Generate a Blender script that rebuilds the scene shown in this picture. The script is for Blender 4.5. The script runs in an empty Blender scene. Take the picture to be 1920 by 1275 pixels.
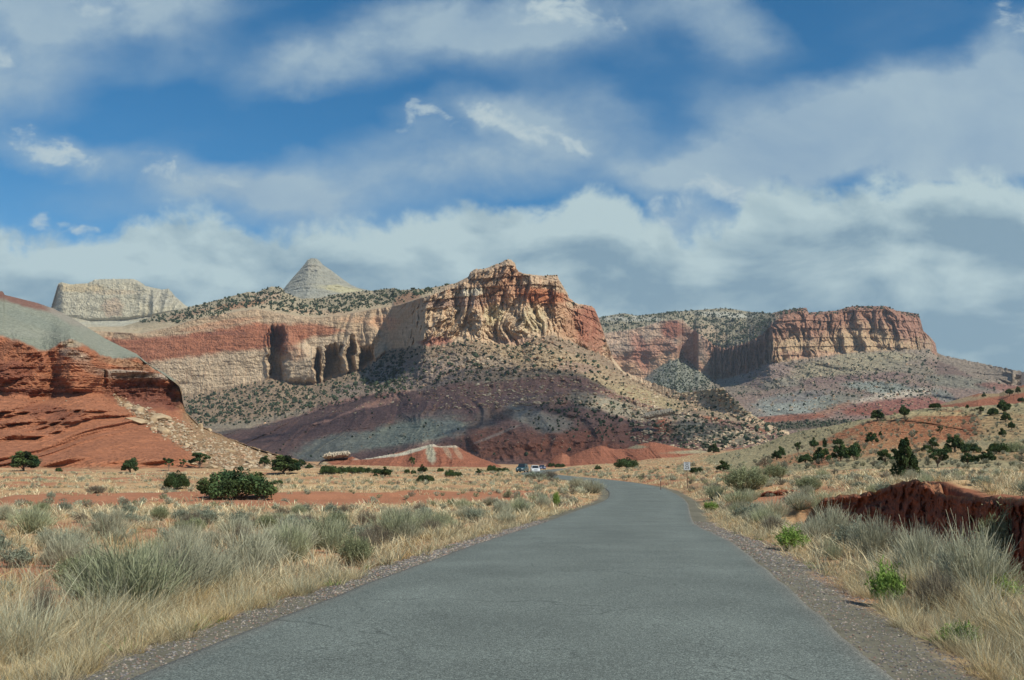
import bpy, bmesh, math, random
import numpy as np
R = math.radians
rng = np.random.default_rng(7)
random.seed(7)
scene = bpy.context.scene
COL = scene.collection
# ------------------------------------------------------------------ camera model
PITCH = R(7.07); F = 1900.0; EYE = 1.7
CP, SP = math.cos(PITCH), math.sin(PITCH)
DES = .21
SUN_AZ, SUN_EL = R(131), R(45)
def raydir(x, y):
    a = (np.asarray(x, float)-960)/F; b = (637.5-np.asarray(y, float))/F
    return a, CP-SP*b, SP+CP*b
def unproj(x, y, D):
    a, dy, dz = raydir(x, y)
    t = np.asarray(D, float)/dy
    return a*t, D+0*t, EYE+dz*t
def lin(c):
    c = np.asarray(c, float); c = c*(1-DES)+c.mean()*DES; c = c/255.0
    return np.where(c <= 0.04045, c/12.92, ((c+0.055)/1.055)**2.4)
# ------------------------------------------------------------------ noise
_perm = np.random.default_rng(3).permutation(256).astype(np.int64)
_perm = np.concatenate([_perm, _perm, _perm])
_g = np.random.default_rng(4).normal(size=(256, 3)); _g /= np.linalg.norm(_g, axis=1)[:, None]
def perlin(x, y, z=0.0):
    x, y, z = np.broadcast_arrays(np.asarray(x, float), np.asarray(y, float), np.asarray(z, float))
    xi = np.floor(x).astype(np.int64); yi = np.floor(y).astype(np.int64); zi = np.floor(z).astype(np.int64)
    xf, yf, zf = x-xi, y-yi, z-zi
    xi &= 255; yi &= 255; zi &= 255
    u = xf*xf*xf*(xf*(xf*6-15)+10); v = yf*yf*yf*(yf*(yf*6-15)+10); w = zf*zf*zf*(zf*(zf*6-15)+10)
    def gr(a, b, c, dx, dy, dz):
        h = _perm[_perm[_perm[a]+b]+c]
        g = _g[h]
        return g[..., 0]*dx+g[..., 1]*dy+g[..., 2]*dz
    x1 = (xi+1) & 255; y1 = (yi+1) & 255; z1 = (zi+1) & 255
    a0 = gr(xi, yi, zi, xf, yf, zf); a1 = gr(x1, yi, zi, xf-1, yf, zf)
    b0 = gr(xi, y1, zi, xf, yf-1, zf); b1 = gr(x1, y1, zi, xf-1, yf-1, zf)
    c0 = gr(xi, yi, z1, xf, yf, zf-1); c1 = gr(x1, yi, z1, xf-1, yf, zf-1)
    d0 = gr(xi, y1, z1, xf, yf-1, zf-1); d1 = gr(x1, y1, z1, xf-1, yf-1, zf-1)
    r0 = (a0+u*(a1-a0)); r1 = (b0+u*(b1-b0)); r2 = (c0+u*(c1-c0)); r3 = (d0+u*(d1-d0))
    r0 = r0+v*(r1-r0); r2 = r2+v*(r3-r2)
    return (r0+w*(r2-r0))*1.5
def fbm(x, y, z=0.0, o=4, g=0.5):
    s = 0; a = 1; t = 0
    for i in range(o):
        s = s+a*perlin(np.asarray(x)*2**i+i*17.3, np.asarray(y)*2**i+i*5.1, np.asarray(z)*2**i); t += a; a *= g
    return s/t
def ridged(x, y, z=0.0, o=3, g=0.5):
    s = 0; a = 1; t = 0
    for i in range(o):
        s = s+a*(1-2*np.abs(perlin(np.asarray(x)*2**i+i*9.7, np.asarray(y)*2**i+i*3.3, np.asarray(z)*2**i))); t += a; a *= g
    return s/t
def sstep(a, b, x):
    t = np.clip((np.asarray(x, float)-a)/(b-a), 0, 1); return t*t*(3-2*t)
def pls(pts, w=30):
    f = pl(pts)
    return lambda x: sum(f(np.asarray(x)+o*w) for o in (-1, -.66, -.33, 0, .33, .66, 1))/7
def pl(pts):
    pts = sorted(pts); xs = [p[0] for p in pts]; ys = [p[1] for p in pts]
    return lambda x: np.interp(x, xs, ys)
# ------------------------------------------------------------------ tagging / mesh helpers
def tag(o, label=None, cat=None, group=None, kind=None):
    if label: o['label'] = label
    if cat: o['category'] = cat
    if group: o['group'] = group
    if kind: o['kind'] = kind
    return o
def mesh_np(name, V, Fc, mat=None, col=None, smooth=False):
    V = np.asarray(V, np.float32).reshape(-1, 3); Fc = np.asarray(Fc, np.int32); n = Fc.shape[1]
    me = bpy.data.meshes.new(name)
    me.vertices.add(len(V)); me.vertices.foreach_set('co', V.ravel())
    me.loops.add(Fc.size); me.loops.foreach_set('vertex_index', Fc.ravel())
    me.polygons.add(len(Fc)); me.polygons.foreach_set('loop_start', np.arange(0, Fc.size, n, dtype=np.int32))
    me.polygons.foreach_set('use_smooth', np.full(len(Fc), smooth))
    if col is not None:
        at = me.color_attributes.new('col', 'FLOAT_COLOR', 'POINT')
        c = np.ones((len(V), 4), np.float32); c[:, :3] = col
        at.data.foreach_set('color', c.ravel())
    if mat: me.materials.append(mat)
    me.update(); me.validate()
    return me
def link(name, me, parent=None):
    o = bpy.data.objects.new(name, me); COL.objects.link(o)
    if parent: o.parent = parent
    return o
def empty(name, loc, rz=0, sc=1.0):
    o = bpy.data.objects.new(name, None); COL.objects.link(o)
    o.location = loc; o.rotation_euler = (0, 0, rz); o.scale = (sc,)*3 if np.isscalar(sc) else sc
    o.empty_display_size = 0.3
    return o
# ------------------------------------------------------------------ materials
def newmat(name):
    m = bpy.data.materials.new(name); m.use_nodes = True
    nt = m.node_tree; b = nt.nodes['Principled BSDF']
    return m, nt, b
def N(nt, t, **kw):
    n = nt.nodes.new(t)
    for k, v in kw.items(): setattr(n, k, v)
    return n
def rock_mat(name, scale, amp=0.35, bump=0.6, bdist=1.0, stretch=(1, 1, 1)):
    m, nt, b = newmat(name); L = nt.links.new
    at = N(nt, 'ShaderNodeAttribute', attribute_name='col')
    tc = N(nt, 'ShaderNodeTexCoord'); mp = N(nt, 'ShaderNodeMapping'); mp.inputs['Scale'].default_value = stretch
    L(tc.outputs['Object'], mp.inputs[0])
    n1 = N(nt, 'ShaderNodeTexNoise'); n1.inputs['Scale'].default_value = scale; n1.inputs['Detail'].default_value = 6; n1.inputs['Roughness'].default_value = .65
    n2 = N(nt, 'ShaderNodeTexVoronoi'); n2.inputs['Scale'].default_value = scale*1.7
    L(mp.outputs[0], n1.inputs[0]); L(mp.outputs[0], n2.inputs['Vector'])
    mr = N(nt, 'ShaderNodeMapRange'); mr.inputs[1].default_value = .3; mr.inputs[2].default_value = .7
    mr.inputs[3].default_value = 1-amp; mr.inputs[4].default_value = 1+amp
    L(n1.outputs[0], mr.inputs[0])
    mul = N(nt, 'ShaderNodeVectorMath', operation='SCALE'); L(at.outputs['Color'], mul.inputs[0]); L(mr.outputs[0], mul.inputs['Scale'])
    L(mul.outputs[0], b.inputs['Base Color'])
    ad = N(nt, 'ShaderNodeMath', operation='ADD'); L(n1.outputs[0], ad.inputs[0])
    m2 = N(nt, 'ShaderNodeMath', operation='MULTIPLY'); m2.inputs[1].default_value = .35; L(n2.outputs['Distance'], m2.inputs[0]); L(m2.outputs[0], ad.inputs[1])
    bp = N(nt, 'ShaderNodeBump'); bp.inputs['Strength'].default_value = bump; bp.inputs['Distance'].default_value = bdist
    L(ad.outputs[0], bp.inputs['Height']); L(bp.outputs[0], b.inputs['Normal'])
    b.inputs['Roughness'].default_value = .95; b.inputs['Specular IOR Level'].default_value = .1
    return m
def plant_mat(name, trans=.25, var=.18, base=None):
    m, nt, b = newmat(name); L = nt.links.new
    out = [n for n in nt.nodes if n.type == 'OUTPUT_MATERIAL'][0]
    oi = N(nt, 'ShaderNodeObjectInfo'); hs = N(nt, 'ShaderNodeHueSaturation')
    if base is None:
        at = N(nt, 'ShaderNodeAttribute', attribute_name='col'); L(at.outputs['Color'], hs.inputs['Color'])
    else: hs.inputs['Color'].default_value = (*base, 1)
    mr = N(nt, 'ShaderNodeMapRange'); mr.inputs[3].default_value = 1-var; mr.inputs[4].default_value = 1+var
    L(oi.outputs['Random'], mr.inputs[0]); L(mr.outputs[0], hs.inputs['Value'])
    d = b; b.inputs['Roughness'].default_value = .85; b.inputs['Specular IOR Level'].default_value = .15
    L(hs.outputs[0], b.inputs['Base Color'])
    tr = N(nt, 'ShaderNodeBsdfTranslucent'); L(hs.outputs[0], tr.inputs['Color'])
    mx = N(nt, 'ShaderNodeMixShader'); mx.inputs[0].default_value = trans
    L(b.outputs[0], mx.inputs[1]); L(tr.outputs[0], mx.inputs[2]); L(mx.outputs[0], out.inputs[0])
    return m
def simple(name, c, rough=.6, metal=0, spec=.5, coat=0, noise=0):
    m, nt, b = newmat(name); b.inputs['Base Color'].default_value = (*c, 1)
    b.inputs['Roughness'].default_value = rough; b.inputs['Metallic'].default_value = metal
    b.inputs['Specular IOR Level'].default_value = spec; b.inputs['Coat Weight'].default_value = coat
    if noise:
        n = N(nt, 'ShaderNodeTexNoise'); n.inputs['Scale'].default_value = 6; n.inputs['Detail'].default_value = 4
        cr = N(nt, 'ShaderNodeValToRGB'); cr.color_ramp.elements[0].color = (*[v*(1-noise) for v in c], 1); cr.color_ramp.elements[1].color = (*[min(1, v*(1+noise)) for v in c], 1)
        cr.color_ramp.elements[0].position = .35; cr.color_ramp.elements[1].position = .65
        nt.links.new(n.outputs[0], cr.inputs[0]); nt.links.new(cr.outputs[0], b.inputs['Base Color'])
    return m
M_far = rock_mat('rock_far', .07, .30, 1, 12, (1, 1, 1.0))
M_mid = rock_mat('rock_mid', .16, .32, .9, 4.5, (1, 1, .9))
M_near = rock_mat('rock_near', .5, .28, 1, 1.6, (1, 1, 2.0))
M_bank = rock_mat('rock_bank', 2.2, .45, 1, .35, (1, 1, 1))
M_stone = rock_mat('stone', .8, .25, .5, .3)
M_gravel = rock_mat('gravel', 40, .2, .3, .01)
M_plant = plant_mat('dry_plant', .22)
M_leaf = plant_mat('juniper_leaf', .12, .22)
M_fardot = plant_mat('far_leaf', .05, 0)
M_bark = simple('bark', (.16, .12, .09), .95, noise=.4, spec=.1)

# ------------------------------------------------------------------ colour helpers
KA = 1.02*np.array([1.0, 1.0, .93])
def bandcol(X, Y, bands, wob, soft=2.0):
    """bands: [(line fn or None, rgb, softness)], from top down"""
    c = np.zeros(X.shape+(3,)); c[:] = lin(bands[0][1])
    for b in bands[1:]:
        s = b[2] if len(b) > 2 else soft
        w = sstep(-s, s, Y+wob-b[0](X))[..., None]
        c = c*(1-w)+lin(b[1])*w
    return c
def patch(c, X, Y, nz, items):
    for (cx, cy, rx, ry, ang, rgb, st) in items:
        ca, sa = math.cos(R(ang)), math.sin(R(ang))
        dx = X-cx; dy = Y-cy
        u = (dx*ca+dy*sa)/rx; v = (-dx*sa+dy*ca)/ry
        w = (sstep(1.25, .7, np.sqrt(u*u+v*v)+nz*.55)*st)[..., None]
        c = c*(1-w)+lin(rgb)*w
    return c
# ------------------------------------------------------------------ ground height function
PXC = [-1400, 0, 300, 600, 850, 1020, 1150, 1250, 1350, 1450, 1550, 1700, 1920, 2600]
DS = [0, 10, 23, 45, 55, 66, 81, 110, 150, 200, 330, 450, 700, 1500, 6000]
def zy(y, D): return EYE-(y-873)*D/1914.0
GZ = {
 -1400: [0, -.05, -.3, -.7, -.8, -.9, -.9, -.6, 0, .8, 2.5, 4, 6, 10, 30],
 0: [0, -.05, -.3, -.8, -.95, -1.05, -1.1, -.8, -.1, .65, 2.0, 4, 6, 10, 30],
 300: [0, -.05, -.35, -.85, -1.0, -1.1, -1.15, -.9, -.3, .55, 1.5, 3, 5, 10, 30],
 600: [0, -.05, -.4, -.9, -1.0, -1.1, -1.15, -1.0, -.5, .4, .9, 1.5, 3, 10, 30],
 850: [0, -.04, -.3, -.8, -.9, -1.0, -1.05, -.95, -.5, .1, .4, .7, 2, 8, 30],
 1020: [0, 0, -.11, -.69, -.78, -.86, -.9, -.7, -.3, 0, .3, .6, 1.2, 8, 30],
 1150: [0, 0, -.11, -.69, -.78, -.86, -.94, -.65, -.2, .4, 1.6, 2.6, 3, 8, 30],
 1250: [0, 0, -.15, -.6, -.7, -.75, -.7, -.25, .1, 1.0, 3.3, 5.2, 6, 8, 30],
 1350: [0, 0, -.2, -.5, -.6, -.55, -.35, .1, .9, 1.9, 4.8, 8, 9, 10, 30],
 1450: [0, 0, -.25, -.5, -.7, -.2, .25, .75, 1.6, 2.6, 7, 10, 10, 12, 30],
 1550: [0, 0, -.25, .1, .3, .45, .6, 1.3, 2.2, 4, 7, 10, 10, 12, 30],
 1700: [0, 0, .2, .75, .8, .85, 1.0, 1.6, 2.5, 4, 7, 10, 10, 12, 30],
 1920: [0, 0, .5, .6, .75, .9, 1.1, 1.8, 2.8, 4, 7, 10, 10, 12, 30],
 2600: [0, .1, .6, .8, .9, 1.1, 1.3, 2.0, 3, 4, 7, 10, 10, 12, 30]}
GT = np.array([GZ[p] for p in PXC])
_dd = np.array(DS, float)
# road centreline
CL = []
for (x, y, z) in [(955, 1275, 0), (1068, 1109, -.02), (1142, 1013, -.18), (1158, 982, -.6), (1183, 960, -.72), (1211, 935, -.94), (1187, 914.5, -.66)]:
    a, dy, dz = raydir(x, y); t = (z-EYE)/float(dz); CL.append((float(a)*t, float(dy)*t, z))
CL = [(-9.5, -60, 0), (-4.0, -20, 0), (-1.2, 0, 0)]+CL
CL += [(11.9, 134, -.36), (9.2, 160, -.18), (6.0, 190, -.02), (5.0, 215, .05), (7.0, 260, .15), (12.5, 330, .3), (21, 400, .45), (30, 470, .6)]
CL = np.array(CL)
def catmull(P, n=14):
    out = []
    for i in range(len(P)-1):
        p0 = P[max(i-1, 0)]; p1 = P[i]; p2 = P[i+1]; p3 = P[min(i+2, len(P)-1)]
        for j in range(n):
            t = j/n
            out.append(.5*((2*p1)+(-p0+p2)*t+(2*p0-5*p1+4*p2-p3)*t*t+(-p0+3*p1-3*p2+p3)*t**3))
    out.append(P[-1]); return np.array(out)
RC = catmull(CL)
_k = np.array([1, 2, 3, 2, 1])/9.0
for _ in range(6):
    for c_ in range(3):
        p_ = np.pad(RC[:, c_], 2, mode='edge'); q_ = np.convolve(p_, _k, 'valid'); q_[0] = RC[0, c_]; q_[-1] = RC[-1, c_]; RC[:, c_] = q_
# resample uniformly
sl = np.concatenate([[0], np.cumsum(np.linalg.norm(np.diff(RC[:, :2], axis=0), axis=1))])
SU = np.arange(0, sl[-1], .5)
RC = np.stack([np.interp(SU, sl, RC[:, i]) for i in range(3)], 1)
TG = np.gradient(RC[:, :2], axis=0); TG /= np.linalg.norm(TG, axis=1)[:, None]
NR = np.stack([TG[:, 1], -TG[:, 0]], 1)      # right-hand normal
HW = 3.08
def road_info(X, Y):
    """signed lateral distance (right +), z of road, param"""
    X = np.asarray(X, float).ravel(); Y = np.asarray(Y, float).ravel()
    L = np.full(X.shape, 999.0); Z = np.zeros(X.shape); Sg = np.ones(X.shape)
    P = RC[::3]; Nn = NR[::3]
    for a in range(0, len(X), 20000):
        x = X[a:a+20000, None]; y = Y[a:a+20000, None]
        d2 = (x-P[None, :, 0])**2+(y-P[None, :, 1])**2
        i = np.argmin(d2, 1); r = np.arange(len(i))
        dx = x[:, 0]-P[i, 0]; dy = y[:, 0]-P[i, 1]
        lat = dx*Nn[i, 0]+dy*Nn[i, 1]; d = np.sqrt(d2[r, i])
        L[a:a+20000] = np.where(d > abs(lat)+1.5, np.sign(lat+1e-9)*d, lat); Z[a:a+20000] = P[i, 2]
    return L, Z
def bankX(Y):   # world X of the wash's far bank
    return np.interp(Y, [-30, 10, 16, 21, 27, 32, 37.5, 40, 43, 46, 48, 50, 51, 60], [13.5, 13.2, 12.9, 13.06, 13.54, 14.38, 15.5, 15.46, 15.7, 15.4, 14.5, 14.76, 13.5, 13.0])
def height(X, Y, road=True):
    shp = np.shape(X); X = np.asarray(X, float).ravel(); Y = np.asarray(Y, float).ravel()
    Dd = np.maximum(Y, 0.01); px = 960+1914*X/np.maximum(Y, 11)
    px = np.clip(px, PXC[0]+1, PXC[-1]-1)
    i = np.clip(np.searchsorted(PXC, px)-1, 0, len(PXC)-2); P = np.array(PXC, float)
    u = (px-P[i])/(P[i+1]-P[i]); u = u*u*(3-2*u)
    D2 = np.minimum(Dd, 5999); j = np.clip(np.searchsorted(_dd, D2)-1, 0, len(DS)-2); v = (D2-_dd[j])/(_dd[j+1]-_dd[j])
    v = v*.5+.5*v*v*(3-2*v)
    z = (GT[i, j]*(1-u)+GT[i+1, j]*u)*(1-v)+(GT[i, j+1]*(1-u)+GT[i+1, j+1]*u)*v
    lat, rz = road_info(X, Y)
    al = np.abs(lat)
    rough = sstep(HW+.4, HW+4, al)
    z = z+rough*(fbm(X/9, Y/9, 1, 4)*.35*sstep(0, 60, Dd+8)+fbm(X/1.6, Y/1.6, 2, 3)*.07)
    # little scarps across the left plain
    s_ = fbm(X/30, Y/16, 8, 3); z = z+.32*sstep(.02, .05, s_)*sstep(60, 80, Y)*sstep(5, -10, X)+.12*fbm(X/4, Y/2.5, 9, 3)*sstep(50, 70, Y)*sstep(260, 200, Y)
    zb = np.interp(Y, *ZBANK); wb_ = np.exp(-(np.maximum(X-bankX(Y)-1.5, 0)/3.5)**2)*sstep(8, 14, Y)*sstep(52, 48, Y)*(X > bankX(Y)-1)
    z = z*(1-wb_)+(zb+fbm(X/1.1, Y/1.1, 52, 3)*.22)*wb_
    # wash trench at the right
    bx = bankX(Y)+.55
    tr = sstep(HW+2.2, HW+5.0, lat)*sstep(bx+.35, bx-.25, X)*sstep(50, 47, Y)*(X > 2)
    z = z*(1-tr)+(-1.75)*tr
    t2 = np.exp(-(((X-15.5)/3.6)**2+((Y-59)/5.5)**2)**2)
    z = z*(1-t2)+(-1.5)*t2
    if road:
        w = sstep(HW+3.6, HW+.45, al)
        z = z*(1-w)+(rz-.05-.10*sstep(HW+.2, HW+1.6, al))*w
    return z.reshape(shp)

ZBANK = [[10, 16, 21, 27, 32, 36, 38, 40, 41, 43, 46, 48, 52], [.7, .76, .8, .78, .71, .7, .87, 1.16, 1.06, .78, .43, .17, .0]]
def proj_y(z, D):
    q = (z-EYE)/D; b = (q*CP-SP)/(CP+q*SP); return 637.5-F*b
def gy(Df, dz):
    def f(x):
        D = Df(x)*np.ones(np.shape(x)); X = (np.asarray(x)-960)/1914*D
        return proj_y(height(X, D)-dz, D)
    return f
# ------------------------------------------------------------------ massifs
class Massif: pass
def massif(name, x0, x1, step, lines, rows, disp, colf, mat, smooth=False, jit=None):
    """lines: list of (y(x), D(x)); rows: number of rows per interval"""
    m = Massif()
    xs = np.arange(x0, x1+step*.5, step)
    Y = []; D = []; V = []
    for k in range(len(lines)-1):
        ya, da = lines[k][0](xs), lines[k][1](xs); yb, db = lines[k+1][0](xs), lines[k+1][1](xs)
        n = rows[k]
        for j in range(n):
            t = j/n
            Y.append(ya+(yb-ya)*t); D.append(da+(db-da)*t); V.append(np.full(xs.shape, k+t))
    Y.append(lines[-1][0](xs)); D.append(lines[-1][1](xs)); V.append(np.full(xs.shape, float(len(lines)-1)))
    Y = np.array(Y); D = np.array(D); V = np.array(V); X = np.broadcast_to(xs, Y.shape).copy()
    if jit is not None: Y = Y+jit(X, Y, V)
    WX, WY, WZ = unproj(X, Y, D)
    D = D+disp(X, Y, V, WX, WY, WZ)
    WX, WY, WZ = unproj(X, Y, D)
    c = np.clip(colf(X, Y, V, WX, WY, WZ)*KA, 0.005, .85)
    nr, nc = X.shape
    idx = np.arange(nr*nc).reshape(nr, nc)
    Fc = np.stack([idx[:-1, :-1], idx[1:, :-1], idx[1:, 1:], idx[:-1, 1:]], -1).reshape(-1, 4)
    me = mesh_np(name, np.stack([WX, WY, WZ], -1), Fc, mat, c.reshape(-1, 3), smooth)
    o = link(name, me); tag(o, kind='structure')
    m.xs, m.X, m.Y, m.D, m.V, m.o, m.step, m.x0 = xs, X, Y, D, V, o, step, x0
    return m
def hitm(m, x, y, vmin=1.0):
    i = int(np.clip(round((x-m.x0)/m.step), 0, len(m.xs)-1))
    yc = m.Y[:, i]; ok = m.V[:, i] >= vmin
    yy = yc[ok]; dd = m.D[ok, i]
    if y < yy[0] or y > yy[-1]: return None
    j = int(np.searchsorted(yy, y)); j = min(max(j, 1), len(yy)-1)
    D = dd[j]
    return tuple(float(v) for v in unproj(x, y, D))

CF = lambda v: (lambda x: np.full(np.shape(x), float(v)))
# ---- central mesa (banded wall + main butte)
T1 = [(120, 630), (165, 613), (230, 612), (263, 602), (287, 592), (329, 582), (356, 575), (379, 570), (428, 557), (466, 547), (479, 549), (509, 537), (528, 539), (535, 549), (565, 560), (598, 559), (630, 552), (663, 547), (696, 545), (739, 540), (749, 544), (800, 541), (822, 537), (854, 531), (878, 519), (882, 510), (892, 504), (905, 505), (919, 500), (930, 495), (937, 494), (946, 488), (954, 486), (958, 487), (966, 494), (969, 508), (981, 513), (1016, 517), (1045, 515), (1047, 522), (1051, 529), (1064, 550), (1067, 562), (1071, 566), (1085, 570), (1110, 574), (1115, 579), (1123, 598), (1133, 626), (1140, 660), (1151, 674), (1168, 695), (1185, 707), (1213, 721), (1236, 732), (1269, 738), (1315, 732), (1354, 727), (1368, 738), (1388, 760), (1405, 774), (1433, 791), (1456, 802), (1500, 815)]
T1y = pl(T1)
T2y = pl([(120, 640), (165, 620), (230, 624), (263, 626), (330, 612), (362, 600), (415, 590), (450, 584), (480, 580), (520, 588), (560, 594), (600, 596), (640, 592), (680, 584), (746, 573), (779, 562), (800, 556), (850, 540), (880, 524), (892, 512), (919, 506), (937, 500), (954, 495), (966, 500), (975, 513), (1016, 521), (1047, 528), (1064, 556), (1085, 574), (1113, 581), (1133, 629), (1151, 676), (1168, 697), (1500, 818)])
T3y = pl([(120, 760), (346, 741), (400, 733), (440, 724), (509, 710), (548, 719), (591, 720), (627, 707), (673, 694), (713, 671), (733, 654), (772, 652), (792, 652), (840, 645), (878, 637), (919, 646), (981, 648), (1000, 634), (1033, 629), (1068, 639), (1102, 655), (1133, 668), (1151, 682), (1168, 700), (1240, 738), (1500, 822)])
T4y = pls([(120, 800), (400, 795), (466, 787), (532, 776), (604, 757), (680, 740), (746, 733), (792, 733), (861, 715), (933, 717), (1016, 703), (1092, 704), (1150, 735), (1250, 770), (1330, 780), (1420, 800), (1500, 825)], 18)
T5y = pls([(120, 885), (1200, 885), (1300, 870), (1500, 855)], 40)
D1 = pl([(120, 2600), (700, 2450), (780, 2000), (860, 1640), (1000, 1560), (1060, 1600), (1113, 1690), (1133, 1720), (1168, 1540), (1236, 1400), (1300, 1300), (1400, 1180), (1500, 1100)])
D2 = pl([(120, 2120), (500, 2030), (735, 1950), (742, 1900), (792, 1560), (850, 1525), (900, 1510), (1000, 1490), (1047, 1500), (1075, 1560), (1113, 1650), (1133, 1690), (1151, 1600), (1168, 1525), (1236, 1390), (1300, 1290), (1400, 1170), (1500, 1090)])
D3 = pls([(120, 2060), (500, 1985), (735, 1910), (742, 1850), (792, 1500), (850, 1480), (1000, 1450), (1047, 1455), (1075, 1500), (1113, 1590), (1133, 1640), (1151, 1560), (1168, 1500), (1236, 1375), (1300, 1280), (1400, 1160), (1500, 1080)], 10)
D4 = pls([(120, 1750), (500, 1640), (700, 1500), (800, 1330), (933, 1290), (1016, 1290), (1092, 1290), (1168, 1240), (1250, 1180), (1400, 1060), (1500, 1000)], 45)
D5 = pls([(120, 1000), (600, 940), (900, 880), (1200, 850), (1300, 800), (1500, 740)], 60)
alc = pl([(0, 0), (499, 0), (503, -25), (506, 75), (527, 60), (531, -10), (545, -25), (560, -30), (588, -40), (591, 70), (600, 60), (603, -35), (606, -30), (608, 85), (638, 70), (641, -35), (650, -45), (652, 50), (662, 45), (665, -30), (671, -35), (674, 80), (699, 60), (702, -25), (720, -30), (738, 0), (2000, 0)])
def disp_c(X, Y, V, WX, WY, WZ):
    wc = np.maximum(sstep(1.85, 2.02, V), sstep(.9, 1.0, V)*sstep(800, 840, X))*sstep(3.06, 2.9, V)*sstep(1158, 1140, X)
    wt = sstep(2.95, 3.15, V)*sstep(5, 4.85, V)
    wu = sstep(1.0, 1.2, V)*sstep(2.05, 1.9, V)*sstep(860, 800, X)
    but = sstep(728, 752, X)                       # butte is strongly fluted
    s = WX+fbm(WX/120, WZ/120, 3, 2)*36+fbm(WX/36, WZ/44, 13, 2)*15
    am = .45+1.1*sstep(-.3, .4, fbm(WX/80, WZ/70, 23, 2))
    fl = (ridged(s/95, WZ/500, 1.2, 2)-.4)*14+(ridged(s/33, WZ/220, 4, 3)-.35)*11*am+(ridged(s/24+9, WZ/60, 24, 2)-.4)*8*(1.5-am)*(1+.6*fbm(s/90, WZ/60, 2, 2))+(ridged(s/11, WZ/80, 14, 2)-.4)*8+fbm(s/5, WZ/7, 7, 3)*7
    blk = -np.floor(5*fbm(s/34, WZ/80, 11, 2)+.5)*5-np.floor(4*fbm(s/13, WZ/24, 12, 2)+.5)*4
    led = -4*np.mod(-WZ/15+fbm(WX/200, WZ/60, 5, 2)*.5, 1)
    flat = (fbm(WX/300, WZ/150, 9, 3)*22+(ridged(s/40, WZ/300, 4, 3)-.4)*18*sstep(600, 680, X)+(ridged(s/50+fbm(WX/60, WZ/50, 3, 2), WZ/120, 14, 2)-.4)*3*sstep(-.1, .3, fbm(WX/160, WZ/90, 8, 2))+fbm(WX/30, WZ/12, 2, 4)*4+led*.15+ridged(s/60, WZ/500, 9, 2)*5)
    rightbut = sstep(1040, 1075, X)
    top = sstep(2.55, 2.1, V)
    cliff = but*(fl*(1+.3*rightbut)+blk+led*(.25+1.3*top)-18*top*sstep(.1, .35, fbm(s/60, .3, 8, 2)))+(1-but)*flat
    a = alc(X)*sstep(1, 3, V*1.0)
    yy = Y
    atop = sstep(-2, 26, yy+fbm(X/9, 3, 5, 2)*12-pl([(490, 612), (530, 608), (560, 634), (590, 652), (606, 650), (620, 645), (641, 640), (650, 628), (665, 625), (672, 650), (700, 645), (740, 640)])(X))
    aw = alc(X+fbm(X/30, Y/22, 3, 3)*13+(Y-690)*.05)*.5+alc(X+fbm(X/30, Y/22, 3, 3)*13+3)*.25+alc(X+fbm(X/30, Y/22, 3, 3)*13-3)*.25
    cliff = cliff+aw*atop*sstep(750, 735, X)*(1-but)
    u = fbm(WX/60, WY/160, 0, 4)*40+fbm(WX/12, WY/40, 1, 3)*14
    g = -ridged(WX/90+fbm(WX/70, WZ/60, 1, 3)*1.0, WZ/260, 2, 3)*13+fbm(WX/11, WZ/7, 3, 4)*(9+9*sstep(4.3, 3.8, V))+ridged(WX/26+fbm(WX/30, WZ/24, 31, 2), WZ/70, 32, 2)*5
    low = sstep(3.9, 4.3, V)
    tal = -g-low*sstep(4.95, 4.6, V)*(ridged(WX/85+.5*fbm(WX/50, WZ/40, 2, 2), WZ/300, 5, 3)*85+(np.mod(-WZ/9+fbm(WX/90, WZ/40, 3, 2)*.9, 1))*6*sstep(.1, .35, fbm(WX/50, WZ/20, 43, 3)))
    ledge = sstep(-.03, .0, V-4.0)*sstep(.08, 0.02, V-4.0)*-14
    tal = tal-fbm(WX/120, WZ/80, 6, 2)*25*low+ledge
    return wc*cliff+wt*tal+wu*u
def jit_c(X, Y, V):
    return (np.exp(-((V-1)/.25)**2)*(fbm(X/4.2, V*9, 4, 3)*1.3*sstep(200, 300, X)*(1+1.2*sstep(870, 890, X)*sstep(1130, 1110, X))) + sstep(1.2, 1.9, V)*sstep(3.0, 2.0, V)*fbm(X/7, 0, 9, 3)*5*sstep(780, 820, X)
            + np.exp(-((V-3)/.12)**2)*fbm(X/9, 0, 2, 3)*7+np.exp(-((V-4)/.06)**2)*fbm(X/13, 0, 12, 3)*5)
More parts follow.
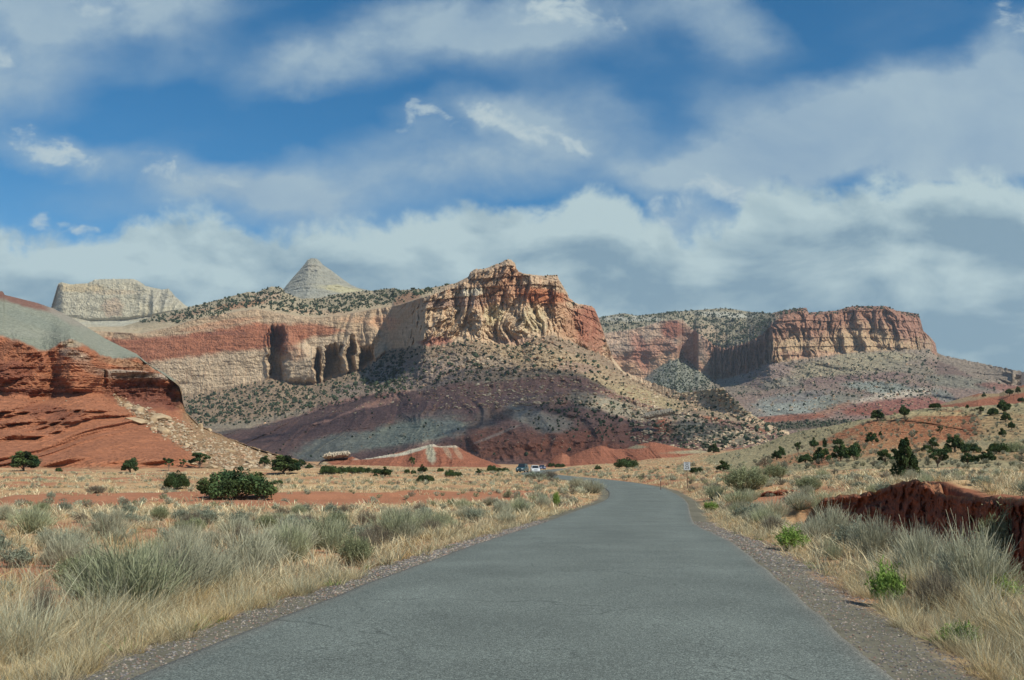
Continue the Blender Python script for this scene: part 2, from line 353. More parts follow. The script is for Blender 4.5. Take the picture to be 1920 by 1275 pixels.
def col_c(X, Y, V, WX, WY, WZ):
    n1 = fbm(X/24, Y/9, 1, 4); n2 = fbm(X/5, Y/3, 2, 3); n3 = fbm(X/60, Y/40, 3, 3); nv = fbm(X/4, Y/40, 4, 3); nh = fbm(X/90, Y/2.5, 5, 3)
    wob = n1*5
    slick = bandcol(X, Y, [(None, (160, 144, 118)), (lambda x: T2y(x)-14, (180, 158, 128), 8)], wob)
    slick = slick*(1+.4*fbm(X/9, Y/2.5, 6, 3))[..., None]
    slick = patch(slick, X, Y, n1, [(450, 572, 50, 6, -8, (172, 120, 88), .8), (600, 585, 60, 5, 3, (190, 150, 120), .5), (500, 556, 26, 10, 0, (186, 150, 125), .6), (760, 562, 26, 12, -20, (182, 120, 88), .7), (350, 590, 50, 5, -14, (165, 115, 90), .5)])
    c = slick
    # banded wall
    redtop = pl([(100, 640), (211, 634), (329, 632), (480, 604), (509, 609), (584, 606), (617, 614), (660, 620), (700, 700)])
    redbot = pl([(100, 700), (277, 679), (362, 668), (480, 655), (502, 652), (540, 650), (560, 640), (584, 632), (617, 628), (660, 618), (700, 600)])
    wall = bandcol(X, Y, [(None, (180, 150, 122)), (redtop, (164, 98, 72), 6), (lambda x: np.maximum(redtop(x), redbot(x)), (186, 160, 134), 6)], n1*9)
    wall = patch(wall, X, Y, n1, [(330, 632, 90, 4, -5, (150, 85, 66), .5), (410, 608, 70, 6, -10, (190, 130, 98), .6), (590, 618, 34, 10, 0, (176, 112, 84), .6), (550, 664, 26, 14, 0, (172, 120, 92), .5), (720, 605, 30, 14, 0, (196, 140, 108), .5), (690, 600, 60, 6, 0, (196, 140, 105), .4), (430, 625, 40, 4, 0, (140, 88, 75), .5), (530, 640, 28, 26, 0, (158, 100, 76), .8), (520, 690, 18, 30, 0, (168, 140, 118), .5)])
    wall = wall*(1+.24*nh[..., None]+.16*n2[..., None]+.12*n3[..., None])
    stain = sstep(.12, .5, nv)*.35*sstep(650, 700, Y)
    wall = wall*(1-stain[..., None])+lin((176, 118, 88))*stain[..., None]
    # butte
    ob = pl([(780, 548), (878, 536), (920, 540), (950, 535), (978, 540), (1020, 546), (1065, 556), (1150, 590)])
    bt = bandcol(X, Y, [(None, (184, 152, 124)), (lambda x: T2y(x)+pl([(780, 22), (900, 28), (960, 30), (1000, 24), (1070, 20)])(x), (186, 138, 108), 6), (lambda x: ob(x)+pl([(780, 20), (900, 40), (960, 30), (1000, 24), (1070, 40), (1150, 50)])(x), (193, 162, 132), 14)], n1*9)
    bt = patch(bt, X, Y, n1, [(860, 568, 60, 9, -3, (166, 132, 116), .9), (1020, 556, 46, 14, 5, (184, 108, 72), .85), (990, 545, 20, 10, 0, (184, 110, 75), .7), (955, 515, 25, 16, 0, (176, 112, 80), .5), (905, 530, 22, 16, 0, (170, 128, 98), .6), (1090, 610, 34, 36, 50, (160, 98, 74), .8), (1110, 620, 24, 50, -14, (156, 92, 72), .8), (820, 642, 32, 11, 0, (160, 96, 82), .85), (965, 640, 36, 9, 0, (174, 130, 112), .7), (850, 600, 40, 26, 0, (190, 155, 120), .5), (1058, 610, 20, 40, -12, (178, 132, 98), .6), (880, 548, 30, 8, -6, (192, 180, 160), .8), (925, 590, 20, 20, 0, (192, 180, 140), .5), (1000, 600, 25, 25, 0, (188, 176, 140), .5)])
    st = sstep(.05, .5, nv+.3*n3)*.45
    bt = bt*(1-st[..., None])+lin((178, 128, 102))*st[..., None]
    bt = 1.08*bt*(1+.26*n2[..., None]+.16*nv[..., None]+.15*nh[..., None])
    wb = sstep(725, 790, X+n1*40+(Y-600)*.25)[..., None]
    cl = wall*(1-wb)+bt*wb
    w = np.maximum(sstep(1.9, 2.0, V), sstep(800, 860, X+n1*20)*sstep(1165, 1150, X))[..., None]; c = c*(1-w)+cl*w
    # upper talus
    tl = np.zeros(c.shape); tl[:] = lin((144, 120, 100))
    tl = patch(tl, X, Y, n3*1.4+n1*.4, [(800, 700, 130, 34, -8, (140, 118, 108), .9), (700, 725, 90, 24, -16, (138, 118, 108), .8), (1010, 668, 130, 26, 14, (162, 136, 106), .8), (1130, 715, 120, 28, 22, (164, 138, 108), .8), (950, 700, 60, 24, 20, (150, 126, 108), .6), (1210, 745, 80, 14, 18, (170, 150, 110), .7), (1350, 760, 80, 20, 10, (160, 140, 112), .5), (1085, 690, 40, 10, 5, (146, 112, 104), .6), (870, 675, 80, 12, 0, (160, 138, 118), .5)])
    tl = tl*(1+.6*n2[..., None]+.3*n1[..., None])
    w = sstep(2.96, 3.02, V+.0*n1)[..., None]; c = c*(1-w)+tl*w
    # lower slopes
    lo = np.zeros(c.shape); lo[:] = lin((132, 96, 88))
    lo = patch(lo, X, Y, n1*.7+n3*.5, [
        (480, 780, 120, 20, -12, (140, 130, 112), .8), (640, 790, 180, 16, -12, (112, 82, 80), .8), (860, 760, 140, 18, -4, (122, 90, 88), .8), (800, 780, 60, 10, -6, (140, 118, 108), .6),
        (760, 815, 118, 24, -9, (144, 145, 128), 1.0), (620, 840, 80, 22, -14, (134, 133, 120), .9), (700, 855, 130, 12, -12, (120, 88, 82), .7), (850, 808, 40, 14, 30, (128, 131, 124), .7),
        (905, 800, 24, 40, 20, (112, 98, 92), .8), (990, 780, 50, 18, 20, (140, 135, 124), .8), (1040, 800, 34, 26, 0, (134, 129, 118), .7), (1010, 755, 40, 16, 0, (120, 100, 96), .7), (1120, 755, 60, 16, 14, (148, 136, 118), .8), (1180, 770, 70, 14, 14, (146, 138, 118), .7),
        (940, 775, 26, 12, 0, (126, 96, 80), .6), (960, 835, 110, 30, 4, (136, 84, 68), .95), (1120, 835, 120, 34, -4, (142, 84, 66), .95), (930, 815, 55, 2.5, -22, (168, 156, 146), .45), (1180, 815, 70, 20, 6, (122, 82, 72), .7),
        (1235, 775, 26, 5, -9, (205, 200, 182), 1), (1250, 800, 26, 16, 10, (168, 92, 66), 1), (1340, 778, 36, 10, 4, (172, 100, 70), .9), (1430, 800, 30, 9, 14, (160, 98, 70), .8), (1340, 815, 90, 18, 6, (120, 116, 98), .8), (1285, 790, 40, 20, 0, (140, 140, 122), .5)])
    lo = lo*(1+.42*n2[..., None]+.35*nh[..., None]*np.ones(3))
    w = sstep(3.97, 4.03, V+.03*n1)[..., None]; c = c*(1-w)+lo*w
    return c
central = massif('central_mesa', 150, 1480, 1.25, [(lambda x: T1y(x)+14, lambda x: D1(x)+500), (T1y, D1), (T2y, D2), (T3y, D3), (T4y, D4), (T5y, D5)], [3, 24, 105, 62, 84], disp_c, col_c, M_mid, jit=jit_c)

# ---- right mesa
R1 = [(1100, 600), (1125, 595), (1145, 591), (1170, 587), (1193, 592), (1269, 584), (1310, 581), (1354, 578), (1377, 580), (1400, 584), (1444, 588), (1470, 582), (1498, 578), (1512, 577), (1516, 586), (1549, 584), (1571, 582), (1585, 577), (1600, 574), (1662, 574), (1679, 582), (1712, 587), (1722, 590), (1726, 600), (1731, 620), (1746, 634), (1754, 644), (1757, 661), (1783, 674), (1811, 691), (1825, 690), (1851, 699), (1870, 700), (1893, 702), (1899, 709), (1913, 716), (1922, 712), (1990, 705), (2060, 722)]
R1y = pl(R1)
R2y = pl([(1100, 632), (1134, 626), (1185, 619), (1225, 608), (1241, 602), (1281, 600), (1290, 612), (1312, 628), (1340, 650), (1360, 655), (1400, 645), (1430, 628), (1448, 606), (1470, 592), (1498, 583), (1516, 591), (1571, 587), (1600, 580), (1662, 580), (1690, 590), (1722, 596), (1729, 622), (1746, 640), (1757, 664), (2060, 726)])
R3y = pl([(1100, 700), (1207, 712), (1225, 695), (1240, 686), (1258, 676), (1281, 671), (1300, 685), (1315, 700), (1340, 713), (1368, 709), (1405, 698), (1444, 681), (1500, 675), (1535, 670), (1605, 661), (1690, 656), (1740, 654), (1757, 668), (2060, 730)])
R4y = pls([(1100, 745), (1400, 738), (1500, 722), (1600, 715), (1700, 705), (1780, 700), (1900, 722), (2060, 740)], 30)
R5y = pl([(1100, 850), (1500, 850), (2060, 850)])
E1 = pl([(1100, 4100), (1400, 3900), (1450, 3400), (1500, 2950), (1757, 2850), (1850, 2500), (1899, 2100), (1915, 2100), (1920, 3300), (2060, 3300)])
E2 = pl([(1100, 3520), (1240, 3440), (1274, 3420), (1278, 3600), (1302, 3560), (1310, 3360), (1340, 3300), (1448, 2720), (1500, 2690), (1700, 2720), (1757, 2790), (1850, 2450), (1899, 2090), (1915, 2090), (1920, 3280), (2060, 3280)])
E3 = pl([(1100, 3470), (1240, 3400), (1270, 3380), (1276, 3560), (1300, 3500), (1310, 3300), (1340, 3250), (1444, 2660), (1500, 2630), (1700, 2650), (1757, 2740), (1850, 2400), (1899, 2070), (1915, 2070), (1920, 3260), (2060, 3260)])
E4 = pls([(1100, 2900), (1300, 2650), (1450, 2450), (1600, 2280), (1757, 2250), (1850, 2100), (1899, 1950), (1920, 2200), (2060, 2400)], 40)
E5 = pls([(1100, 1500), (1400, 1400), (1600, 1200), (2060, 1100)], 60)
def disp_r(X, Y, V, WX, WY, WZ):
    wc = np.maximum(sstep(1.85, 2.02, V), sstep(.9, 1.0, V)*sstep(1440, 1480, X))*sstep(3.06, 2.9, V)*sstep(1765, 1740, X)
    wt = sstep(2.95, 3.15, V)*sstep(5, 4.85, V); wu = sstep(1.0, 1.2, V)*sstep(2.05, 1.9, V)*sstep(1500, 1440, X)
    s = WX+fbm(WX/160, WZ/160, 3, 2)*40+fbm(WX/50, WZ/60, 13, 2)*22
    am = .4+1.2*sstep(-.3, .4, fbm(WX/120, WZ/90, 23, 2))
    fl = (ridged(s/150, WZ/700, 1.2, 2)-.4)*44+(ridged(s/48, WZ/300, 4, 3)-.35)*34*am+(ridged(s/16, WZ/120, 14, 2)-.4)*12+fbm(s/8, WZ/14, 7, 3)*10-np.floor(4*fbm(s/40, WZ/120, 11, 2)+.5)*9
    led = -np.mod(-WZ/26+fbm(WX/200, WZ/60, 5, 2)*.5, 1)*6
    fl = fl+led
    but = sstep(1325, 1345, X)
    flat = fbm(WX/300, WZ/150, 9, 3)*30+fbm(WX/60, WZ/50, 2, 4)*22+led*.4+ridged(s/90, WZ/700, 9, 2)*8
    u = fbm(WX/90, WY/260, 0, 4)*70+fbm(WX/20, WY/60, 1, 3)*22
    g = -ridged(WX/130+fbm(WX/120, WZ/90, 1, 2)*.7, WZ/400, 2, 3)*42-fbm(WX/26, WZ/20, 3, 4)*26-ridged(WX/50, WZ/150, 33, 2)*14
    low = sstep(3.9, 4.4, V)
    return wc*(but*fl+(1-but)*flat+sstep(1325, 1345, X)*sstep(1460, 1440, X)*((ridged(X/5.5+fbm(X/20, Y/20, 3, 2)*.6, Y/60, 4, 3)-.4)*75))+wt*(g-low*ridged(WX/90, WZ/300, 5, 2)*50)+wu*u
def jit_r(X, Y, V):
    return (np.exp(-((V-1)/.25)**2)*fbm(X/4, V*9, 4, 3)*1.2+sstep(1.2, 1.9, V)*sstep(3.0, 2.0, V)*fbm(X/6, 0, 9, 3)*4+np.exp(-((V-3)/.12)**2)*fbm(X/9, 0, 2, 3)*5)
def col_r(X, Y, V, WX, WY, WZ):
    n1 = fbm(X/20, Y/8, 21, 4); n2 = fbm(X/4, Y/3, 22, 3); n3 = fbm(X/50, Y/30, 23, 3); nv = fbm(X/3.5, Y/34, 24, 3); nh = fbm(X/70, Y/2.2, 25, 3)
    c = np.zeros(X.shape+(3,)); c[:] = lin((152, 140, 116))*(1+.3*fbm(X/14, Y/4, 29, 3))[..., None]
    c = patch(c, X, Y, n1, [(1360, 590, 60, 5, 3, (190, 185, 172), .8), (1180, 598, 60, 5, 0, (180, 176, 165), .7), (1330, 625, 40, 14, 20, (170, 140, 118), .6), (1420, 620, 40, 12, -14, (130, 108, 92), .6), (1560, 592, 60, 5, 0, (160, 130, 110), .5)])
    wall = bandcol(X, Y, [(None, (186, 152, 130)), (lambda x: R2y(x)+pl([(1100, 26), (1240, 30), (1280, 50)])(x), (180, 126, 104), 8), (lambda x: R2y(x)+62+0*x, (188, 142, 112), 8)], n1*9)
    wall = patch(wall, X, Y, n1*.4, [(1260, 618, 22, 18, 0, (158, 88, 70), .9), (1200, 660, 16, 40, -18, (166, 98, 84), .6), (1160, 655, 30, 12, 0, (150, 136, 122), .6), (1150, 690, 60, 20, 20, (196, 152, 118), .6), (1293, 650, 20, 40, 0, (140, 96, 88), .5)])
    rt = pl([(1300, 30), (1450, 34), (1530, 46), (1600, 26), (1650, 34), (1700, 40), (1760, 30)])
    bt = bandcol(X, Y, [(None, (164, 116, 96)), (lambda x: R2y(x)+rt(x), (186, 154, 120), 16)], n1*16+nv*20)
    bt = patch(bt, X, Y, n1, [(1700, 615, 30, 24, 0, (160, 112, 98), .6), (1735, 645, 16, 16, 0, (166, 140, 116), .7), (1520, 665, 60, 8, 0, (182, 132, 112), .5), (1385, 676, 66, 34, -14, (128, 88, 76), .95)])  # last patch paints the shade of the left-facing cliff into its colour
    st = sstep(.0, .5, nv+.4*n3)*.55
    bt = bt*(1-st[..., None])+lin((162, 100, 82))*st[..., None]
    bt = bt*(1+.22*n2[..., None]+.2*nv[..., None])
    wb = sstep(1300, 1340, X)[..., None]
    cl = (wall*(1+.14*nh[..., None]+.1*n2[..., None]))*(1-wb)+bt*wb
    w = (np.maximum(sstep(1.9, 2.0, V), sstep(1430, 1480, X+n1*20))*sstep(1768, 1752, X))[..., None]; c = c*(1-w)+cl*w
    tl = np.zeros(c.shape); tl[:] = lin((146, 128, 114))
    tl = patch(tl, X, Y, n3+n1*.4, [(1560, 690, 120, 16, -4, (160, 146, 118), .8), (1650, 670, 80, 10, 0, (164, 152, 122), .7), (1440, 700, 60, 20, -14, (146, 118, 114), .8), (1600, 715, 180, 12, -4, (138, 106, 102), .8), (1470, 722, 40, 16, 0, (142, 136, 120), .7), (1780, 695, 50, 12, 25, (122, 96, 90), .8), (1270, 705, 60, 36, 0, (132, 134, 122), .9), (1700, 690, 60, 10, 14, (138, 128, 110), .6)])
    w = np.maximum(sstep(2.95, 3.03, V), sstep(1752, 1768, X)*sstep(1, 1.2, V))[..., None]; c = c*(1-w)+tl*w
    lo = np.zeros(c.shape); lo[:] = lin((146, 120, 110))
    lo = patch(lo, X, Y, n1*.6+n3*.4, [(1480, 760, 90, 22, -10, (150, 154, 148), 1), (1500, 745, 60, 8, -10, (124, 106, 106), .6), (1660, 728, 80, 12, 6, (140, 146, 138), .9), (1570, 752, 50, 14, -10, (132, 132, 120), .7), (1800, 715, 80, 14, 6, (128, 126, 112), .8), (1680, 742, 80, 8, -8, (200, 182, 164), .95), (1560, 768, 40, 5, -20, (170, 120, 96), .8),
        (1690, 762, 110, 16, -4, (156, 94, 82), .95), (1640, 772, 60, 8, 0, (158, 90, 72), .8), (1460, 785, 100, 7, -4, (160, 92, 70), .9), (1770, 742, 26, 10, 20, (132, 132, 126), .9), (1500, 797, 100, 8, -3, (98, 96, 78), .8), (1880, 712, 40, 9, 4, (170, 150, 134), .8), (1880, 725, 50, 7, 6, (140, 86, 76), .8), (1380, 765, 60, 12, 10, (150, 122, 110), .6)])
    lo = lo*(1+.2*n2[..., None])
    w = sstep(3.96, 4.04, V+.04*n1)[..., None]; c = c*(1-w)+lo*w
    c = c*(1+.3*n2[..., None]*sstep(2.9, 3.1, V)[..., None]+.12*n2[..., None])
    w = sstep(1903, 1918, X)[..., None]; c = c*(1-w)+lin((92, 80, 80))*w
    return c
rmesa = massif('right_mesa', 1105, 2050, 1.25, [(lambda x: R1y(x)+10, lambda x: E1(x)+600), (R1y, E1), (R2y, E2), (R3y, E3), (R4y, E4), (R5y, E5)], [3, 34, 80, 38, 50], disp_r, col_r, M_far, jit=jit_r)

# ---- white dome mesa far left
W1y = pl([(60, 600), (92, 590), (96, 576), (103, 552), (109, 532), (115, 529), (132, 533), (165, 531), (178, 524), (211, 523), (250, 523), (262, 528), (273, 536), (290, 540), (306, 543), (316, 541), (322, 548), (329, 556), (345, 570), (356, 578), (400, 590)])
W2y = pl([(60, 604), (92, 594), (140, 596), (170, 602), (240, 600), (300, 590), (345, 580), (400, 594)])
def disp_w(X, Y, V, WX, WY, WZ):
    wc = sstep(1.0, 1.1, V)*sstep(2.1, 1.9, V)
    rgt = sstep(250, 275, X)
    return wc*(-ridged(WX/70, WZ/260, 3, 3)*(8+46*rgt)-fbm(WX/60, WZ/30, 2, 4)*12-40*np.exp(-((X-225)/100)**2)+60*sstep(120, 100, X))+sstep(1.9, 2.2, V)*fbm(WX/60, WY/80, 2, 3)*25
def col_w(X, Y, V, WX, WY, WZ):
    n1 = fbm(X/16, Y/6, 31, 4); n2 = fbm(X/4, Y/2.5, 32, 3); nh = fbm(X/60, Y/2.5, 33, 3)
    c = np.zeros(X.shape+(3,)); c[:] = lin((176, 166, 144))
    ring = np.sqrt(((X-211)/20)**2+((Y-575)/18)**2)
    c = patch(c, X, Y, n1, [(150, 540, 50, 8, 0, (190, 164, 122), .7), (212, 548, 50, 5, 0, (188, 160, 130), .5), (211, 577, 20, 18, 0, (178, 142, 116), .6), (300, 560, 40, 16, 0, (170, 164, 152), .6), (230, 606, 80, 5, 0, (178, 174, 160), .7)])
    c = c*(1+.12*n2[..., None]+.10*nh[..., None])
    c = c*(1-.16*(np.exp(-((ring-1)/.12)**2)+np.exp(-((ring-.7)/.1)**2))[..., None])
    return c
massif('white_dome_mesa', 80, 400, 1.4, [(lambda x: W1y(x)+8, CF(4900)), (W1y, CF(4500)), (W2y, CF(4420)), (CF(640), CF(3900))], [2, 46, 20], disp_w, col_w, M_far, jit=lambda X, Y, V: np.exp(-((V-1)/.2)**2)*fbm(X/5, 0, 3, 3)*2.0)
# ---- cone peak
C1y = pl([(480, 575), (523, 548), (533, 540), (545, 525), (553, 516), (562, 506), (572, 494), (577, 487), (584, 484), (594, 485), (601, 491), (606, 497), (620, 506), (633, 516), (645, 525), (658, 534), (672, 540), (690, 544), (705, 547), (780, 560)])
def bul(x): return 4700-330*np.sqrt(np.clip(1-((np.asarray(x)-592)/165)**2, 0, 1))
def disp_k(X, Y, V, WX, WY, WZ):
    return sstep(1, 1.15, V)*(-fbm(WX/60, WZ/18, 2, 4)*16-np.abs(np.mod(WZ/26+fbm(WX/150, WZ/80, 3, 2), 1)-.5)*22-ridged(WX/50, WZ/120, 5, 2)*10)
def col_k(X, Y, V, WX, WY, WZ):
    n2 = fbm(X/4, Y/2.5, 42, 3); nh = fbm(X/50+Y/60, Y/2.2, 43, 3); n1 = fbm(X/20, Y/8, 41, 3)
    c = np.zeros(X.shape+(3,)); c[:] = lin((150, 146, 134))
    c = patch(c, X, Y, n1, [(640, 542, 40, 7, 8, (184, 172, 130), .8), (588, 500, 16, 8, 0, (162, 152, 138), .6), (560, 548, 40, 8, 0, (150, 150, 142), .6)])
    return c*(1+.1*n2[..., None]+.2*nh[..., None])
massif('cone_peak', 480, 780, 1.3, [(lambda x: C1y(x)+8, CF(5100)), (C1y, CF(4750)), (lambda x: np.maximum(C1y(x)+4, 575), bul), (CF(610), CF(4100))], [2, 60, 10], disp_k, col_k, M_far)

# ---- near red badland hill at left
A1y = pl([(-420, 470), (-200, 505), (-60, 535), (0, 546), (5, 546), (9, 553), (30, 558), (70, 568), (99, 578), (135, 596), (161, 612), (198, 635), (230, 651), (257, 664), (280, 684), (300, 694), (329, 712), (341, 727), (343, 765), (352, 782), (375, 797), (398, 809), (421, 826), (440, 830), (480, 839), (509, 852), (558, 865), (598, 874), (640, 882)])
A2y = pls([(-420, 600), (0, 628), (43, 640), (76, 657), (95, 655), (109, 643), (132, 635), (158, 645), (188, 664), (211, 671), (257, 670), (300, 697), (341, 729), (343, 767), (375, 800), (480, 842), (640, 884)], 5)
A3y = pls([(-420, 760), (0, 745), (80, 752), (150, 742), (190, 745), (220, 752), (300, 762), (340, 770), (352, 785), (375, 803), (480, 846), (640, 886)], 12)
A4y = pl([(-420, 895), (0, 885), (150, 883), (260, 880), (400, 884), (640, 892)])
GA1 = pl([(-420, 560), (100, 520), (200, 480), (330, 440), (345, 430), (375, 415), (480, 370), (598, 330), (640, 320)])
GA2 = pls([(-420, 420), (0, 415), (100, 398), (132, 392), (200, 410), (300, 405), (340, 412), (375, 405), (480, 362), (640, 316)], 30)
GA3 = pls([(-420, 380), (0, 380), (150, 375), (220, 385), (340, 392), (352, 396), (480, 350), (640, 310)], 40)
GA4 = pls([(-420, 215), (0, 220), (300, 228), (480, 235), (640, 245)], 60)
def disp_a(X, Y, V, WX, WY, WZ):
    cl = sstep(1.95, 2.05, V)*sstep(3.3, 2.95, V)*sstep(360, 345, X)
    lw = sstep(2.9, 3.2, V)*sstep(4, 3.8, V)
    up = sstep(1, 1.2, V)*sstep(2.02, 1.8, V)
    wz = WZ+fbm(WX/30, WZ/30, 6, 2)*2.5
    saw = (np.mod(wz/5.2, 1)**2)*5.2+np.mod(wz/1.7, 1)*1.3
    rg = ridged(WX/20+fbm(WX/20, WZ/14, 8, 2)*.5, WZ/70, 3, 3)
    rib = sstep(195, 210, X)
    rb2 = ridged(WX/7, WZ/90, 13, 2)
    d = cl*(-rg*9+rib*(rb2-.3)*6-saw*(.75-.35*rib)-fbm(WX/3, WZ/2, 4, 3)*1.6+rib*4*sstep(2.15, 2.5, V))
    capl = pl([(196, 692), (306, 696), (325, 704), (345, 722)])(X)+fbm(X/8, 2, 3, 2)*3
    bl = sstep(196, 204, X+fbm(Y/8, 3, 3, 2)*5); d = d-bl*sstep(348, 340, X)*sstep(-1, 2.5, Y-capl)*sstep(3.2, 2.9, V)*(11-7*sstep(0, 60, Y-capl))+bl*sstep(0, 60, Y-capl)*sstep(3.1, 2.9, V)*4
    d = d-9*sstep(1.1, .75, np.sqrt(((X-150)/44)**2+((Y-690)/46)**2))*sstep(1.98, 2.04, V)
    d = d-7*sstep(1.1, .8, np.sqrt(((X-40)/52)**2+((Y-690)/60)**2))*sstep(1.98, 2.04, V)
    # lower slope: isolated ledgy bands + smooth aprons
    lb = sstep(-.06, .1, fbm(WX/34, WZ/15, 12, 3)+.15*rg)*sstep(300, 180, X)*sstep(3.75, 3.4, V)
    d = d+lw*(-ridged(WX/46+fbm(WX/30, WZ/30, 1, 2)*.8, WZ/150, 5, 3)*23-ridged(WX/9+fbm(WX/20, WZ/20, 1, 2)*.7, WZ/60, 15, 2)*2.2-lb*(saw*2.2+5)-fbm(WX/6, WZ/3, 4, 3)*1.0)
    # shelves low on the slope
    for (cx, cy, rx, ry, a) in [(40, 790, 55, 9, 4), (90, 782, 40, 8, 4), (258, 836, 26, 5, 4), (330, 836, 22, 6, 4), (125, 780, 12, 12, 4), (110, 762, 30, 6, 3), (165, 775, 18, 12, 4), (203, 770, 16, 8, 3), (15, 700, 30, 20, 7), (118, 810, 18, 10, 3)]:
        q = ((X-cx)/rx)**2+((Y-cy)/ry)**2
        d = d-a*1.0*np.exp(-q)*(1+.7*fbm(WX/4, WZ/2, 9, 2))
    return d+up*(-ridged(WX/70-WZ/60, WZ/200+WX/120, 2, 2)*13-fbm(WX/14, WZ/14, 3, 3)*1.2)
def col_a(X, Y, V, WX, WY, WZ):
    n1 = fbm(X/24, Y/10, 51, 4); n2 = fbm(X/5, Y/3, 52, 3); nh = fbm(X/60, Y/2.6, 53, 3); n3 = fbm(X/60, Y/50, 54, 3)
    c = np.zeros(X.shape+(3,)); c[:] = lin((140, 143, 130))
    c = patch(c, X, Y, n1*.5, [(60, 566, 80, 12, 14, (136, 96, 86), 1), (-60, 540, 80, 14, 12, (136, 92, 82), 1), (130, 592, 50, 14, 25, (154, 144, 134), .8), (60, 600, 60, 10, 20, (134, 140, 130), .7), (60, 625, 60, 8, 5, (150, 150, 138), .5), (180, 640, 50, 12, 35, (146, 146, 134), .6)])
    red = np.zeros(c.shape); red[:] = lin((176, 106, 74))
    red = patch(red, X, Y, n1*.6, [(140, 665, 32, 9, 14, (158, 128, 110), .9), (135, 645, 22, 7, 0, (176, 156, 132), .9), (160, 685, 30, 10, 30, (160, 120, 100), .6), (240, 705, 50, 10, 6, (168, 140, 124), .9), (235, 682, 50, 8, 12, (172, 128, 98), .8), (265, 703, 70, 7, 6, (176, 156, 140), .9), (270, 740, 70, 26, 8, (136, 80, 66), .9), (325, 745, 22, 26, 0, (128, 72, 58), .9), (60, 735, 70, 8, 4, (130, 72, 56), .7), (80, 680, 60, 16, 0, (160, 92, 66), .5), (20, 700, 40, 24, 0, (134, 72, 56), .7), (100, 775, 60, 14, 10, (140, 78, 58), .6), (60, 860, 120, 20, 0, (172, 104, 74), .6)])
    red = red*(1+.34*nh[..., None]+.10*n2[..., None]+.12*n3[..., None])
    w = sstep(1.97, 2.05, V+.02*n1)[..., None]; c = c*(1-w)+red*w
    fan = pl([(200, 690), (215, 748), (235, 765), (280, 800), (330, 832), (352, 840), (380, 858), (420, 880), (640, 900)])
    top = pl([(200, 800), (215, 740), (240, 755), (275, 770), (330, 790), (360, 805), (375, 798), (420, 826), (640, 860)])
    inn = sstep(-6, 4, Y-top(X)+n1*5)*sstep(6, -8, Y-fan(X)+n1*16)*sstep(208, 222, X)
    inn = np.maximum(inn, sstep(350, 385, X+n1*20-(Y-850)*.3))
    tan = lin((162, 126, 92))*(1+.5*n2+.3*n1)[..., None]
    tan = np.where((n1 > .32)[..., None], tan*.75+lin((165, 100, 72))*.25, tan)
    c = c*(1-inn[..., None])+tan*inn[..., None]
    gr = sstep(872, 884, Y+n1*8)[..., None]*.7
    return c*(1-gr)+lin((158, 140, 108))*gr
lhill = massif('red_badland_hill', -420, 640, 1.6, [(lambda x: A1y(x)+12, lambda x: GA1(x)+80), (A1y, GA1), (A2y, GA2), (A3y, GA3), (A4y, GA4), (gy(lambda x: GA4(x)-45, .6), lambda x: GA4(x)-45)], [2, 58, 66, 86, 2], disp_a, col_a, M_near,
               jit=lambda X, Y, V: np.exp(-((V-1)/.15)**2)*fbm(X/6, 0, 3, 3)*1.6*sstep(200, 340, X)+np.exp(-((V-2)/.2)**2)*fbm(X/14, V*5, 3, 3)*5)

# ---- low red hills in front of the butte
def lowhill(name, x0, x1, crest, Dc, Db, yb, colpatches, seed):
    cy = pl(crest)
    def dsp(X, Y, V, WX, WY, WZ):
        return sstep(1, 1.2, V)*sstep(2, 1.8, V)*(-ridged(WX/12+fbm(WX/20, WZ/20, seed, 2)*.6, WZ/60, seed, 3)*11-fbm(WX/4, WZ/2, seed, 3)*2.2-np.mod(-WZ/3.5+fbm(WX/30, 1, seed, 2), 1)*1.5)
    def cf(X, Y, V, WX, WY, WZ):
        n1 = fbm(X/16, Y/6, seed, 4); n2 = fbm(X/4, Y/2.5, seed+1, 3); nh = fbm(X/40, Y/2.2, seed+2, 3)
        c = np.zeros(X.shape+(3,)); c[:] = lin((158, 92, 68))
        c = patch(c, X, Y, n1*.6, colpatches)
        return c*(1+.25*n2+.4*nh)[..., None]
    return massif(name, x0, x1, 1.4, [(lambda x: cy(x)+5, CF(Dc+90)), (cy, CF(Dc)), (CF(yb), CF(Db))], [2, 40], dsp, cf, M_near, jit=lambda X, Y, V: np.exp(-((V-1)/.2)**2)*fbm(X/6, 0, seed, 3)*1.3)
lowhill('low_red_hill', 590, 960, [(590, 880), (598, 868), (606, 862), (655, 858), (660, 856), (675, 862), (700, 858), (740, 850), (781, 840), (795, 836), (812, 832), (822, 837), (854, 835), (871, 845), (895, 857), (915, 864), (933, 871), (960, 882)], 560, 470, 889,
        [(715, 856, 50, 2.6, -6, (196, 184, 166), 1), (775, 845, 40, 3.5, -16, (194, 182, 162), 1), (830, 836, 34, 3, 2, (190, 178, 160), .9), (808, 852, 9, 17, -14, (166, 160, 138), .9), (838, 846, 5, 16, -30, (176, 150, 124), .6), (858, 848, 5, 16, -35, (176, 150, 124), .5), (605, 874, 14, 10, 0, (190, 170, 134), .8)], 61)
lowhill('low_red_hill', 1000, 1470, [(1000, 888), (1023, 873), (1037, 858), (1054, 849), (1062, 852), (1068, 857), (1085, 848), (1105, 841), (1126, 835), (1151, 842), (1171, 842), (1195, 834), (1219, 829), (1232, 830), (1247, 833), (1275, 840), (1326, 846), (1410, 838), (1470, 836)], 620, 500, 886,
        [(1340, 846, 90, 4, -2, (160, 148, 118), .9), (1190, 838, 24, 3.5, 0, (140, 132, 106), .9), (1390, 842, 40, 3, -4, (170, 104, 78), .8), (1060, 862, 12, 10, 0, (176, 108, 80), .7)], 71)

